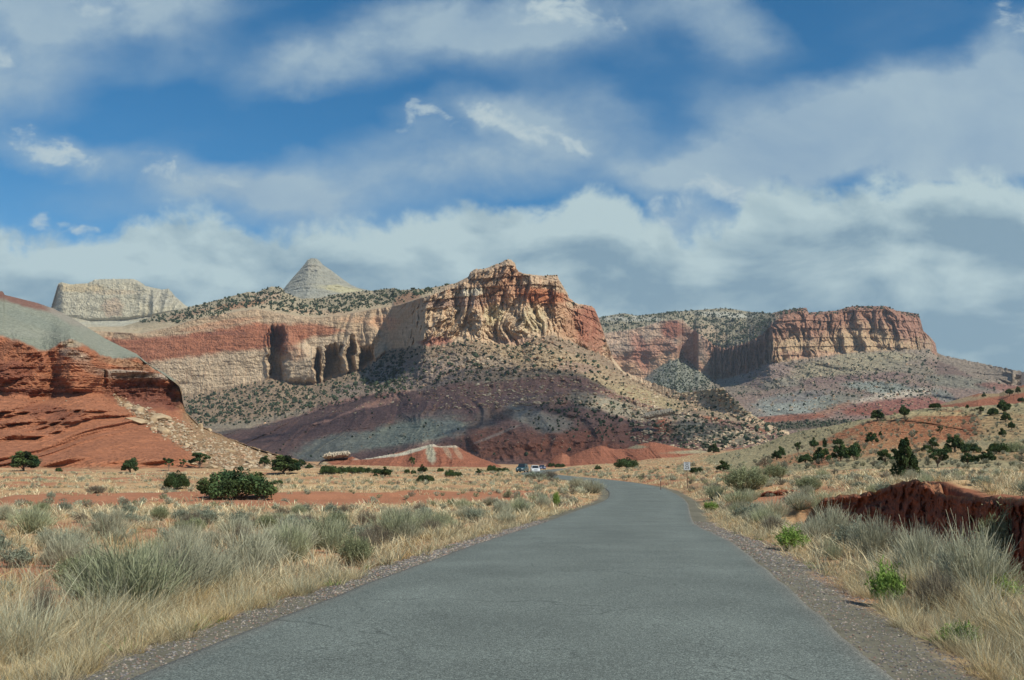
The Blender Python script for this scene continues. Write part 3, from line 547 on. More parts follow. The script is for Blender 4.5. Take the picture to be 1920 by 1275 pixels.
# ground sheet (polar, denser in the view)
rows = [0.6]
while rows[-1] < 5600: rows.append(rows[-1]*1.0165+.012)
rr = np.array(rows)
az = np.concatenate([np.linspace(-math.pi, -.75, 60, endpoint=False), np.linspace(-.75, .75, 620, endpoint=False), np.linspace(.75, math.pi, 61)])
RR, AZ = np.meshgrid(rr, az, indexing='ij')
GX = RR*np.sin(AZ); GY = RR*np.cos(AZ)
GZv = height(GX, GY)
LAT, _rz = road_info(GX, GY); LAT = LAT.reshape(GX.shape)
def grass_density(X, Y, LAT):
    n = fbm(X/7, Y/5, 33, 4); m = fbm(X/40, Y/14, 34, 3)
    red = np.exp(-((Y-(88+.25*X))/9)**2)*(X < 4)*sstep(6, -6, X)*1.1
    return np.clip(.62+n*.9+m*.7-red, 0, 1)
def gcol(X, Y, LAT):
    n1 = fbm(X/3, Y/3, 35, 4); n2 = fbm(X/.5, Y/.5, 36, 2); g = grass_density(X, Y, LAT)
    red = lin((168, 106, 76))*(1+.25*n1[..., None]+.15*n2[..., None])
    tan = lin((188, 156, 112))*(1+.25*n1[..., None]+.2*n2[..., None])
    w = (sstep(.3, .8, g)*.8)[..., None]; c = red*(1-w)+tan*w
    far = sstep(55, 160, Y)[..., None]*sstep(1250, 1500, 960+1914*X/np.maximum(Y, 11))[..., None]*.5
    c = c*(1-far)+lin((166, 156, 118))*far
    tz = sstep(1.5, .7, np.abs(X-bankX(Y)-.4)+n1)*(X > 5)*sstep(53, 50, Y)*sstep(2, 6, Y); tz = np.maximum(tz, (X < bankX(Y)+.5)*sstep(HW+4, HW+6, LAT)*(Y < 50)*(X > 5)*.7)[..., None]; c = c*(1-tz)+lin((150, 88, 62))*(1+.25*n1[..., None])*tz
    gv = sstep(HW+1.15, HW+.6, np.abs(LAT)+n1*.5)[..., None]
    c = c*(1-gv)+lin((108, 103, 90))*(1+.35*n2[..., None]+.2*n1[..., None])*gv
    return c
gc = gcol(GX, GY, LAT)
nr, nc = GX.shape
idx = np.arange(nr*nc).reshape(nr, nc)
Fc = np.stack([idx[:-1, :-1], idx[1:, :-1], idx[1:, 1:], idx[:-1, 1:]], -1).reshape(-1, 4)[:, ::-1]
VV = np.stack([GX, GY, GZv], -1).reshape(-1, 3)
cen = len(VV); VV = np.vstack([VV, [[0, 0, float(height(np.array([0.]), np.array([0.]))[0])]]])
M_ground = rock_mat('ground_soil', 9.0, .22, .5, .04)
cc = np.vstack([np.clip(gc.reshape(-1, 3)*KA, .01, .8), [[.2, .18, .16]]])
gme = mesh_np('ground', VV, Fc, M_ground, cc, True)
ground = link('ground', gme); tag(ground, kind='structure')

def ghit(x, y, Dmin=4, Dmax=900):
    a, dy, dz = raydir(x, y)
    Ds = np.geomspace(Dmin, Dmax, 500)
    t = Ds/float(dy); X = float(a)*t; Z = EYE+float(dz)*t
    H = height(X, Ds)
    k = np.argmax(Z <= H)
    if Z[k] > H[k]: return None
    if k == 0: return float(X[0]), float(Ds[0]), float(H[0])
    f0 = Z[k-1]-H[k-1]; f1 = Z[k]-H[k]; w = f0/(f0-f1)
    D = Ds[k-1]+(Ds[k]-Ds[k-1])*w
    return float(a)*D/float(dy), float(D), float(H[k-1]+(H[k]-H[k-1])*w)

# ------------------------------------------------------------------ road
def build_road():
    lat = np.array([-1, -.985, -.96, -.9, -.7, -.4, 0, .4, .7, .9, .96, .985, 1.])*HW
    P = RC[(RC[:, 1] > -40)]; Nn = NR[(RC[:, 1] > -40)]; s = SU[(RC[:, 1] > -40)]
    jl = fbm(s/2.2, 0, 1, 4)*.10; jr = fbm(s/2.2, 0, 5, 4)*.10
    V = []
    for k, l in enumerate(lat):
        w = abs(l)/HW; off = l+(jl if l < 0 else jr)*(w > .95)
        z = P[:, 2]+.03*(1-w**2)
        if k in (0, len(lat)-1): z = P[:, 2]-.07
        V.append(np.stack([P[:, 0]+Nn[:, 0]*off, P[:, 1]+Nn[:, 1]*off, z], -1))
    V = np.array(V); nr, nc = V.shape[:2]; idx = np.arange(nr*nc).reshape(nr, nc)
    Fc = np.stack([idx[:-1, :-1], idx[:-1, 1:], idx[1:, 1:], idx[1:, :-1]], -1).reshape(-1, 4)[:, ::-1]
    latc = np.repeat(lat[:, None], nc, 1)
    m, nt, b = newmat('asphalt'); L = nt.links.new
    at = N(nt, 'ShaderNodeAttribute', attribute_name='col'); tc = N(nt, 'ShaderNodeTexCoord')
    n1 = N(nt, 'ShaderNodeTexNoise'); n1.inputs['Scale'].default_value = 75; n1.inputs['Detail'].default_value = 3
    n2 = N(nt, 'ShaderNodeTexNoise'); n2.inputs['Scale'].default_value = .5; n2.inputs['Detail'].default_value = 5
    v1 = N(nt, 'ShaderNodeTexVoronoi'); v1.inputs['Scale'].default_value = 55
    for n in (n1, n2, v1): L(tc.outputs['Object'], n.inputs['Vector'])
    cr = N(nt, 'ShaderNodeMapRange'); cr.inputs[1].default_value = .34; cr.inputs[2].default_value = .66; cr.inputs[3].default_value = .38; cr.inputs[4].default_value = 1.62; L(n1.outputs[0], cr.inputs[0])
    cr2 = N(nt, 'ShaderNodeMapRange'); cr2.inputs[1].default_value = .3; cr2.inputs[2].default_value = .7; cr2.inputs[3].default_value = .83; cr2.inputs[4].default_value = 1.15; L(n2.outputs[0], cr2.inputs[0])
    cr3 = N(nt, 'ShaderNodeMapRange'); cr3.inputs[1].default_value = 0; cr3.inputs[2].default_value = .7; cr3.inputs[3].default_value = 1.25; cr3.inputs[4].default_value = .7
    sp = N(nt, 'ShaderNodeSeparateColor'); L(v1.outputs['Color'], sp.inputs[0]); L(sp.outputs[0], cr3.inputs[0])
    p1 = N(nt, 'ShaderNodeMath', operation='MULTIPLY'); L(cr.outputs[0], p1.inputs[0]); L(cr2.outputs[0], p1.inputs[1])
    p2 = N(nt, 'ShaderNodeMath', operation='MULTIPLY'); L(p1.outputs[0], p2.inputs[0]); L(cr3.outputs[0], p2.inputs[1])
    wv = N(nt, 'ShaderNodeTexNoise'); wv.inputs['Scale'].default_value = .9; wv.inputs['Detail'].default_value = 5; L(tc.outputs['Object'], wv.inputs['Vector'])
    wa = N(nt, 'ShaderNodeVectorMath', operation='MULTIPLY_ADD'); L(wv.outputs['Color'], wa.inputs[0]); wa.inputs[1].default_value = (1.6, 1.6, 0); L(tc.outputs['Object'], wa.inputs[2])
    vc = N(nt, 'ShaderNodeTexVoronoi', feature='DISTANCE_TO_EDGE'); vc.inputs['Scale'].default_value = .28; L(wa.outputs[0], vc.inputs['Vector'])
    ck = N(nt, 'ShaderNodeMapRange'); ck.inputs[1].default_value = .002; ck.inputs[2].default_value = .008; ck.inputs[3].default_value = .62; ck.inputs[4].default_value = 1; L(vc.outputs['Distance'], ck.inputs[0])
    mk = N(nt, 'ShaderNodeMapRange'); mk.inputs[1].default_value = .46; mk.inputs[2].default_value = .56; L(n2.outputs[0], mk.inputs[0])
    cm = N(nt, 'ShaderNodeMix', data_type='FLOAT'); L(mk.outputs[0], cm.inputs[0]); cm.inputs[2].default_value = 1; L(ck.outputs[0], cm.inputs[3])
    p3 = N(nt, 'ShaderNodeMath', operation='MULTIPLY'); L(p2.outputs[0], p3.inputs[0]); L(cm.outputs[0], p3.inputs[1])
    sc = N(nt, 'ShaderNodeVectorMath', operation='SCALE'); L(at.outputs['Color'], sc.inputs[0]); L(p3.outputs[0], sc.inputs['Scale'])
    L(sc.outputs[0], b.inputs['Base Color'])
    bp = N(nt, 'ShaderNodeBump'); bp.inputs['Strength'].default_value = .5; bp.inputs['Distance'].default_value = .006
    L(n1.outputs[0], bp.inputs['Height']); L(bp.outputs[0], b.inputs['Normal'])
    b.inputs['Roughness'].default_value = .85; b.inputs['Specular IOR Level'].default_value = .25
    tr = 1+.13*np.exp(-((np.abs(np.abs(latc)-1.55)-.75)/.28)**2)
    base = np.array([.142, .161, .144])
    c = base[None, None]*1.0*tr[..., None]
    e = sstep(.93, 1.0, np.abs(latc)/HW)[..., None]*.5
    c = c*(1-e)+np.array([.20, .16, .13])*e
    o = link('road', mesh_np('road', V, Fc, m, c.reshape(-1, 3), True)); tag(o, kind='structure')
build_road()

# ------------------------------------------------------------------ wash banks (eroded red soil faces)
def bank(name, pts, x0, x1, zf, seed, topy, thick=1.0):
    s = 0
    xs = [p[0] for p in pts]; Dd = pl([(p[0], p[1]) for p in pts])
    yt = pl(topy)
    def yfoot(x): return 873+(EYE-zf)*1914/(Dd(x)-.9)
    def dsp(X, Y, V, WX, WY, WZ):
        w = sstep(1, 1.25, V)*sstep(3, 2.7, V)
        return w*(-(ridged(WX/2.6+WY/2.4+fbm(WX, WZ, 5, 2)*.5, WZ/2, seed, 3)-.4)*.55-fbm(WX/.9+WY/.9, WZ/.7, seed, 5, .65)*.9-(np.mod(WZ/.45+fbm(WY, WZ, 3, 2)*.6, 1))*.12+.28*sstep(1.2, 1.6, V)*sstep(2.4, 1.9, V))
    def cf(X, Y, V, WX, WY, WZ):
        n1 = fbm(WX/.8, WZ/.25, seed, 4); n2 = fbm(WX/.15, WZ/.1, seed, 3)
        c = np.zeros(X.shape+(3,)); c[:] = lin((146, 78, 56)); c = c*(1+.35*n1+.3*n2)[..., None]
        w = sstep(1.2, 1.0, V)[..., None]; return c*(1-w)+lin((168, 108, 74))*w
    return massif(name, x0, x1, 2.2, [(gy(lambda x: Dd(x)+2.5, .06), lambda x: Dd(x)+2.5), (yt, lambda x: Dd(x)+.35), (lambda x: yt(x)*.72+yfoot(x)*.28, lambda x: Dd(x)-.05), (yfoot, lambda x: Dd(x)-.9)], [4, 16, 34], dsp, cf, M_bank,
                  jit=lambda X, Y, V: np.exp(-((V-1)/.5)**2)*fbm(X/18, 0, seed, 4)*7)
bank('wash_bank', [(1525, 50), (1540, 48), (1600, 46), (1660, 43), (1700, 40), (1750, 37.5), (1820, 32), (1920, 27), (2150, 21), (2500, 16)], 1525, 2500, -1.85, 81,
     [(1525, 948), (1545, 934), (1600, 926), (1640, 922), (1660, 914), (1690, 903), (1715, 899), (1740, 908), (1755, 922), (1790, 930), (1920, 938), (2150, 955), (2500, 985)])
bank('wash_bank', [(1420, 68), (1550, 66)], 1420, 1550, -1.4, 85, [(1420, 930), (1437, 921), (1470, 918), (1520, 922), (1535, 930), (1550, 940)])

# ------------------------------------------------------------------ right hill
H1y = pl([(1270, 866), (1340, 853), (1425, 834), (1460, 820), (1500, 808), (1560, 798), (1631, 784), (1670, 778), (1704, 771), (1732, 766), (1770, 763), (1825, 763), (1850, 760), (1900, 757), (1960, 748), (2600, 690)])
H2y = pls([(1270, 870), (1340, 860), (1430, 850), (1520, 838), (1600, 820), (1700, 815), (1800, 815), (1920, 800), (2600, 760)], 40)
H3y = pls([(1270, 880), (1400, 880), (1500, 872), (1600, 868), (1700, 872), (1800, 872), (1920, 866), (2600, 860)], 40)
HD1 = pls([(1270, 330), (1430, 290), (1560, 250), (1704, 225), (1825, 215), (2600, 190)], 60)
HD2 = pls([(1270, 280), (1430, 230), (1560, 195), (1704, 180), (1825, 175), (2600, 150)], 60)
HD3 = pls([(1270, 190), (1400, 135), (1500, 118), (1600, 112), (1800, 106), (2600, 90)], 60)
def disp_h(X, Y, V, WX, WY, WZ):
    w = sstep(1, 1.15, V)*sstep(3, 2.7, V)
    red = sstep(1560, 1620, X+(Y-820)*1.2)*sstep(1900, 1840, X)
    g = -ridged(WX/7+fbm(WX/9, WZ/9, 2, 2)*.4, WZ/26, 3, 3)*4.5*red
    return w*(g-fbm(WX/14, WY/20, 5, 4)*4-fbm(WX/2, WZ/1, 6, 3)*.5)
def col_h(X, Y, V, WX, WY, WZ):
    n1 = fbm(X/22, Y/8, 91, 4); n2 = fbm(X/4, Y/2.2, 92, 3); n3 = fbm(X/60, Y/30, 93, 3)
    c = np.zeros(X.shape+(3,)); c[:] = lin((164, 148, 112))
    c = patch(c, X, Y, n1*.7, [(1590, 812, 70, 8, -22, (168, 98, 66), .9), (1700, 812, 110, 30, -8, (176, 108, 72), 1), (1790, 800, 60, 30, 0, (170, 104, 70), 1), (1640, 840, 60, 16, -10, (176, 120, 80), .8), (1500, 858, 90, 10, -12, (176, 116, 78), .8), (1760, 848, 90, 14, 0, (184, 140, 96), .8), (1555, 862, 40, 9, -20, (168, 96, 64), .8), (1880, 800, 50, 30, 0, (172, 138, 98), .8), (1900, 850, 60, 14, 0, (172, 128, 88), .7), (1750, 776, 110, 4, 0, (186, 164, 118), .7), (1815, 800, 14, 26, 24, (136, 76, 56), .5), (2100, 780, 160, 40, 0, (170, 112, 76), .7)])
    gr = sstep(.1, .3, n2+.4*n1)[..., None]*.5
    c = c*(1-gr)+lin((150, 140, 104))*gr
    return c*(1+.4*n2+.15*n3)[..., None]
rhill = massif('red_grassy_hill', 1270, 2600, 1.6, [(lambda x: H1y(x)+8, lambda x: HD1(x)+60), (H1y, HD1), (H2y, HD2), (H3y, HD3), (gy(lambda x: HD3(x)-34, .5), lambda x: HD3(x)-34)], [2, 40, 44, 8], disp_h, col_h, M_near,
               jit=lambda X, Y, V: np.exp(-((V-1)/.15)**2)*fbm(X/9, 0, 3, 3)*1.6)
K1y = pl([(1640, 800), (1700, 784), (1740, 772), (1765, 758), (1794, 749), (1834, 738), (1873, 738), (1890, 730), (1920, 722), (2200, 690)])
lowb = massif('red_back_ridge', 1640, 2200, 1.8, [(lambda x: K1y(x)+6, CF(760)), (K1y, CF(650)), (CF(800), CF(480))], [2, 30], lambda X, Y, V, WX, WY, WZ: sstep(1, 1.2, V)*(-ridged(WX/16, WZ/50, 3, 3)*8-fbm(WX/5, WZ/3, 2, 3)*2),
    lambda X, Y, V, WX, WY, WZ: patch(np.zeros(X.shape+(3,))+lin((158, 94, 70)), X, Y, fbm(X/20, Y/6, 3, 4), [(1790, 752, 60, 5, -8, (160, 146, 112), .7), (1890, 735, 60, 6, -8, (150, 134, 100), .8)])*(1+.2*fbm(X/5, Y/2, 4, 3))[..., None], M_near)
EXPO = .72
# ------------------------------------------------------------------ plant templates
def T_blades(n, r, h, w, lean, cb, ct, rg, seg=2, hv=.35, curl=.5):
    V = []; T = []; C = []
    a = rg.uniform(0, 2*math.pi, n); rad = r*np.sqrt(rg.uniform(0, 1, n)); hh = h*(1+hv*rg.normal(size=n)).clip(.35, 1.8)
    cb = np.array(cb); ct = np.array(ct)
    for i in range(n):
        bx, by = rad[i]*math.cos(a[i]), rad[i]*math.sin(a[i])
        la = a[i]+rg.normal()*.9; ln = abs(rg.normal())*lean+rad[i]/max(r, .01)*lean*.6
        dx, dy = math.cos(la), math.sin(la); wx, wy = -dy*w, dx*w
        tw = rg.uniform(0, math.pi); wx, wy = math.cos(tw)*w, math.sin(tw)*w
        k0 = len(V); br = 1+.22*rg.normal()
        for s in range(seg):
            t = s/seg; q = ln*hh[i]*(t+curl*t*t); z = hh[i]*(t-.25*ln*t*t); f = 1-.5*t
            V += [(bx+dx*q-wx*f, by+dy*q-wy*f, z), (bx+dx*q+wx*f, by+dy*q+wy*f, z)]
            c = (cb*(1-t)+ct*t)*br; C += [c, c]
        q = ln*hh[i]*(1+curl); V.append((bx+dx*q, by+dy*q, hh[i]*(1-.25*ln))); C.append(ct*br)
        for s in range(seg-1):
            k = k0+2*s; T += [(k, k+1, k+3), (k, k+3, k+2)]
        k = k0+2*(seg-1); T.append((k, k+1, k+2))
    return np.array(V), np.array(T), np.clip(np.array(C), .01, .9)
def T_brush(n, R_, h, cb, ct, rg, twigs=3, w=.006, spread=1.15, leaf=None, wood=None):
    """upright broom-like shrub: stems fan from a small crown, twigs near the tips"""
    V = []; T = []; C = []; cb = np.array(cb); ct = np.array(ct)
    def strip(p, q, w0, w1, c0, c1):
        d = q-p; s = np.cross(d, rg.normal(size=3)); s /= (np.linalg.norm(s)+1e-9); k = len(V)
        V.extend([p-s*w0, p+s*w0, q+s*w1, q-s*w1]); T.extend([(k, k+1, k+2), (k, k+2, k+3)]); C.extend([c0, c0, c1, c1])
    for i in range(n):
        a = rg.uniform(0, 2*math.pi); e = math.sqrt(rg.uniform(0, 1))
        L_ = rg.uniform(.72, 1.05); tip = np.array([math.cos(a)*e*R_, math.sin(a)*e*R_, h*L_*(1-.45*e*e)])
        base = np.array([math.cos(a)*e*R_*.25, math.sin(a)*e*R_*.25, 0.0])
        mid = base*.45+tip*.55+np.array([0, 0, -.06*h*e])+rg.normal(size=3)*.03*h
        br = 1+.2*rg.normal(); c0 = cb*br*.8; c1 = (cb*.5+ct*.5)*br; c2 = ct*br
        strip(base, mid, w*1.3, w, c0, c1); strip(mid, tip, w, w*.5, c1, c2)
        for k in range(twigs):
            t = rg.uniform(.1, .9); p = mid*(1-t)+tip*t; d = (tip-mid)*rg.uniform(.4, .8)+rg.normal(size=3)*.09*h; d[2] = abs(d[2])+.04*h
            strip(p, p+d, w*.7, w*.3, c1, c2*1.05)
            if leaf is not None and rg.random() < .8:
                for q in range(3):
                    pp = p+d*rg.uniform(.2, 1); strip(pp, pp+rg.normal(size=3)*leaf*1.4+np.array([0, 0, leaf*.6]), leaf*.32, leaf*.2, c2*rg.uniform(.7, 1.2), c2)
    return np.array(V), np.array(T), np.clip(np.array(C), .01, .9)
def T_leafy(n, R_, h, c, rg, ls=.05, flat=.0, lobes=7, z0=.05, cv=.25):
    """rounded leafy shrub made of many small leaf faces around lobes"""
    cen = []; 
    for i in range(lobes):
        a = rg.uniform(0, 2*math.pi); e = rg.uniform(.2, .65); cen.append((math.cos(a)*e*R_, math.sin(a)*e*R_, h*rg.uniform(.35, .68), rg.uniform(.32, .5)))
    cen = np.array(cen); V = []; T = []; C = []
    k = rg.integers(0, lobes, n); d = rg.normal(size=(n, 3)); d /= np.linalg.norm(d, axis=1)[:, None]; rr_ = rg.uniform(.55, 1.05, n)**.5
    P = cen[k, :3]+d*(rr_*cen[k, 3])[:, None]*np.array([R_, R_, h*.8]); P[:, 2] = np.maximum(P[:, 2], z0*h+rg.uniform(0, .1, n)*h)
    a1 = rg.normal(size=(n, 3)); a1 /= np.linalg.norm(a1, axis=1)[:, None]; a2 = np.cross(a1, rg.normal(size=(n, 3))); a2 /= np.linalg.norm(a2, axis=1)[:, None]
    s = ls*rg.uniform(.6, 1.5, n)[:, None]
    V = np.stack([P-a1*s, P+a2*s*.6, P+a1*s, P-a2*s*.6], 1).reshape(-1, 3)
    b = np.arange(n)*4; T = np.concatenate([np.stack([b, b+1, b+2], 1), np.stack([b, b+2, b+3], 1)])
    cl = (1+cv*rg.normal(size=lobes))[k]*(1+.18*rg.normal(size=n)); C = np.repeat((np.array(c)[None]*cl[:, None])[:, None], 4, 1).reshape(-1, 3)
    return V, T, np.clip(C, .008, .8)
def ico(sub=1):
    bm = bmesh.new(); bmesh.ops.create_icosphere(bm, subdivisions=sub, radius=1); bm.verts.index_update()
    V = np.array([v.co[:] for v in bm.verts]); T = np.array([[v.index for v in f.verts] for f in bm.faces]); bm.free(); return V, T
I1 = ico(1); I2 = ico(2); I3 = ico(3)
def T_dot(rg, c):
    V, T = I1; V = V*(1+.45*rg.uniform(-1, 1, (len(V), 1))); V = V*np.array([1, 1, .85])+np.array([0, 0, .6])
    C = np.array(c)[None]*(1+.25*rg.normal(size=(len(V), 1))); return V, T, np.clip(C, .008, .5)
def T_rock(rg, c, sub=1):
    V, T = (I1, I2, I3)[sub-1]; V = V.copy()
    for _ in range(9+4*sub):
        nrm = rg.normal(size=3); nrm /= np.linalg.norm(nrm); d = rg.uniform(.45, .8); t = V@nrm-d; V = V-np.maximum(t, 0)[:, None]*nrm
    V = V*np.array([1, rg.uniform(.6, 1), rg.uniform(.45, .8)])
    if sub > 1: V = V*(1+.04*fbm(V[:, 0]*3, V[:, 1]*3, V[:, 2]*3, 3))[:, None]
    C = np.array(c)[None]*np.ones((len(V), 1))*(1+.08*rg.normal(size=(len(V), 1))); return V, T, np.clip(C, .01, .8)
def merge(tpls, P, S, A, tint=None, tidx=None, sz=None, lean=None):
    """replicate templates at points P with scale S (n or n,3), yaw A"""
    P = np.asarray(P, float); n = len(P); S = np.asarray(S, float)
    if S.ndim == 1: S = np.repeat(S[:, None], 3, 1)
    A = np.asarray(A); tidx = rng.integers(0, len(tpls), n) if tidx is None else np.asarray(tidx)
    OV = []; OT = []; OC = []; off = 0
    for k, (V, T, C) in enumerate(tpls):
        m = np.where(tidx == k)[0]
        if not len(m): continue
        ca, sa = np.cos(A[m])[:, None], np.sin(A[m])[:, None]
        vx = V[None, :, 0]*S[m, 0:1]; vy = V[None, :, 1]*S[m, 1:2]; vz = V[None, :, 2]*S[m, 2:3]
        W = np.stack([vx*ca-vy*sa+P[m, 0:1], vx*sa+vy*ca+P[m, 1:2], vz+P[m, 2:3]], -1)
        TT = T[None]+(np.arange(len(m))*len(V))[:, None, None]+off
        CC = np.repeat(C[None], len(m), 0)
        if tint is not None: CC = CC*tint[m][:, None, :]
        OV.append(W.reshape(-1, 3)); OT.append(TT.reshape(-1, 3)); OC.append(CC.reshape(-1, 3)); off += len(m)*len(V)
    return np.concatenate(OV), np.concatenate(OT), np.clip(np.concatenate(OC), .004, .9)
def stuff(name, tpls, P, S, A, mat, label, cat, tint=None, smooth=False, **kw):
    V, T, C = merge(tpls, P, S, A, tint, **kw)
    o = link(name, mesh_np(name, V, T, mat, C, smooth)); tag(o, label, cat, kind='stuff'); return o
rg = np.random.default_rng(11)
STRAW = (.50, .40, .22); STRAW2 = (.76, .65, .42); GREY = (.30, .30, .215); GREYT = (.43, .42, .30); SAGE = (.25, .275, .20); JUN = (.050, .078, .030); OLIVE = (.16, .18, .10)
# ------------------------------------------------------------------ junipers
def tube(pts, rad, ns=6):
    V = []; T = []
    pts = np.array(pts, float)
    for i, (p, r) in enumerate(zip(pts, rad)):
        d = pts[min(i+1, len(pts)-1)]-pts[max(i-1, 0)]; d /= np.linalg.norm(d)+1e-9
        u = np.cross(d, [0, .3, 1.0] if abs(d[2]) < .9 else [1, 0, 0]); u /= np.linalg.norm(u); v = np.cross(d, u)
        for k in range(ns):
            a = 2*math.pi*k/ns; V.append(p+u*math.cos(a)*r+v*math.sin(a)*r)
    for i in range(len(pts)-1):
        for k in range(ns):
            a = i*ns+k; b = i*ns+(k+1) % ns; T += [(a, b, b+ns), (a, b+ns, a+ns)]
    return np.array(V), np.array(T)
def juniper_meshes(kind, seed, nleaf):
    """unit tree: height 1, radius ~.5*aspect"""
    g = np.random.default_rng(seed)
    if kind == 'cone':
        nl = 34; z = g.uniform(.06, .95, nl); a = g.uniform(0, 6.28, nl); r = (.36*(1-z)**.75+.02)*g.uniform(.5, 1.0, nl)
        cen = np.stack([np.cos(a)*r, np.sin(a)*r, z], 1); cr = .10*(1.15-z)+.02; crz = cr*1.7
    elif kind == 'low':
        nl = 52; a = g.uniform(0, 6.28, nl); e = np.sqrt(g.uniform(0, 1, nl)); r = e*.80
        cen = np.stack([np.cos(a)*r, np.sin(a)*r, .14+.60*np.sqrt(1-e**2*.9)*g.uniform(.25, 1.1, nl)], 1); cr = g.uniform(.16, .25, nl); crz = cr*.9
    elif kind == 'open':
        nl = 15; a = g.uniform(0, 6.28, nl); e = np.sqrt(g.uniform(0, 1, nl)); r = e*.42
        cen = np.stack([np.cos(a)*r, np.sin(a)*r, g.uniform(.38, .88, nl)], 1); cr = g.uniform(.08, .15, nl); crz = cr*.7
    else:
        nl = 30; a = g.uniform(0, 6.28, nl); e = np.sqrt(g.uniform(0, 1, nl)); r = e*.40
        cen = np.stack([np.cos(a)*r, np.sin(a)*r, .20+.60*(1-.7*e**2)*g.uniform(.15, 1.1, nl)], 1); cr = g.uniform(.08, .17, nl); crz = cr*.8
    k = g.integers(0, nl, nleaf); d = g.normal(size=(nleaf, 3)); d /= np.linalg.norm(d, axis=1)[:, None]
    rr_ = g.uniform(.2, 1.1, nleaf)**.5
    crz = np.broadcast_to(crz, cr.shape); P = cen[k]+d*np.stack([cr[k], cr[k], crz[k]], 1)*rr_[:, None]
    P[:, 2] = np.maximum(P[:, 2], .02+.05*g.uniform(0, 1, nleaf))
    s = (.033 if nleaf > 2500 else .05)*g.uniform(.6, 1.5, nleaf)[:, None]
    a1 = g.normal(size=(nleaf, 3)); a1[:, 2] = np.abs(a1[:, 2])+.3; a1 /= np.linalg.norm(a1, axis=1)[:, None]
    a2 = np.cross(a1, g.normal(size=(nleaf, 3))); a2 /= np.linalg.norm(a2, axis=1)[:, None]
    V = np.stack([P-a1*s, P+a2*s*.6, P+a1*s*1.2, P-a2*s*.6], 1).reshape(-1, 3); b = np.arange(nleaf)*4
    T = np.concatenate([np.stack([b, b+1, b+2], 1), np.stack([b, b+2, b+3], 1)])
    cl = (1+.25*g.normal(size=nl))[k]*(1+.2*g.normal(size=nleaf)); hue = g.normal(size=nl)[k]
    C = np.array(JUN)[None]*1.1*np.clip(cl, .4, 1.8)[:, None]; C = C*(1+np.stack([.18*hue, .06*hue, -.05*hue], 1))
    crown = mesh_np('crown', V, T, M_leaf, np.clip(np.repeat(C[:, None], 4, 1).reshape(-1, 3), .006, .4))
    VV = []; TT = []; off = 0
    top = .85 if kind == 'cone' else .55
    def add(pts, rad):
        nonlocal off
        v, t = tube(pts, rad); VV.append(v); TT.append(t+off); off += len(v)
    add([(0, 0, -.12), (.01, .01, .1), (-.015, .01, .3), (.01, 0, top)], [.035, .028, .02, .006])
    for j in range(9):
        c = cen[g.integers(0, nl)]; z0 = g.uniform(.05, .3); add([(0, 0, z0), tuple(c*np.array([.5, .5, .55])+np.array([0, 0, z0*.5])), tuple(c)], [.022, .014, .005])
    trunk = mesh_np('trunk', np.concatenate(VV), np.concatenate(TT), M_bark, None, True)
    return crown, trunk
JT = {}
for kd, n_, sd_ in (('round', 4, 100), ('low', 3, 200), ('cone', 1, 300), ('open', 2, 400)):
    JT[kd] = [juniper_meshes(kd, sd_+i, {'low': 8500, 'open': 2600, 'round': 4200}.get(kd, 5800)) for i in range(n_)]
JF = [juniper_meshes('round', 500+i, 700) for i in range(4)]
def place_juniper(P, w, h, kind='round', label=None, group=None, fine=True, tr=True, name='juniper_tree', cat='tree'):
    pool = JT[kind] if fine else JF
    cm, tm = pool[int(rg.integers(0, len(pool)))]
    wd = {'round': .98, 'low': 1.75, 'cone': .80, 'open': .98}[kind]
    o = empty(name, P, float(rg.uniform(0, 6.28)), (w/wd, w/wd, h/.98)); tag(o, label, cat, group)
    link('crown', cm, o)
    if tr: link('trunk', tm, o)
    return o
def loc(x, y, surf):
    if surf == 'g': return ghit(x, y, 6, 620)
    m = {'h': rhill, 'a': lhill, 'b': lowb}[surf]; return hitm(m, x, y) or ghit(x, y, 6, 620)
def J(x, y, w, h, surf='g', kind='round', label=None, group=None, name='juniper_tree', cat='tree'):
    P = loc(x, y, surf)
    if P is None: return None
    D = P[1]; k = D/1914; return place_juniper((P[0], P[1], P[2]-.05), w*k, h*k*1.04, kind, label, group, name=name, cat=cat)
GL, GM, GR_, GH = 'junipers at the foot of the red badland hill', 'junipers along the foot of the low red hills', 'junipers on the terrace right of the road', 'junipers scattered on the red grassy hill'
J(443, 937, 135, 60, 'g', 'low', 'broad dark green juniper, largest bush on the plain left of the road', GL)
J(330, 917, 46, 34, 'g', 'low', 'round dark juniper just left of the broadest juniper on the plain', GL)
J(44, 883, 60, 42, 'g', 'round', 'leftmost large juniper at the foot of the red badland slope', GL)
J(244, 888, 35, 33, 'g', 'round', 'compact dome-shaped juniper alone on the bare red slope foot left of the boulder fan', GL)
J(110, 885, 13, 10, 'g', 'low', 'tiny juniper right beside the leftmost large juniper', GL)
J(316, 882, 20, 24, 'a', 'open', 'small slender juniper at the left edge of the boulder fan', GL)
J(343, 876, 14, 16, 'a', 'open', 'tiny grey juniper between the slender one and the crooked one on the boulder fan', GL)
J(375, 878, 42, 30, 'a', 'open', 'open-crowned crooked juniper on the tan boulder fan', GL)
J(496, 873, 23, 20, 'a', 'round', 'small dark juniper at the upper left of the large one below the boulder fan', GL)
J(532, 889, 66, 40, 'g', 'round', 'large spreading juniper at the tail of the boulder fan', GL)
J(564, 874, 20, 14, 'a', 'round', 'little juniper behind the right shoulder of the large one at the boulder fan tail', GL)
J(580, 880, 17, 12, 'a', 'round', 'little juniper right of the large one at the boulder fan tail', GL)
J(521, 908, 19, 10, 'g', 'low', 'low yellow-green bush juniper right of the broadest juniper', GL)
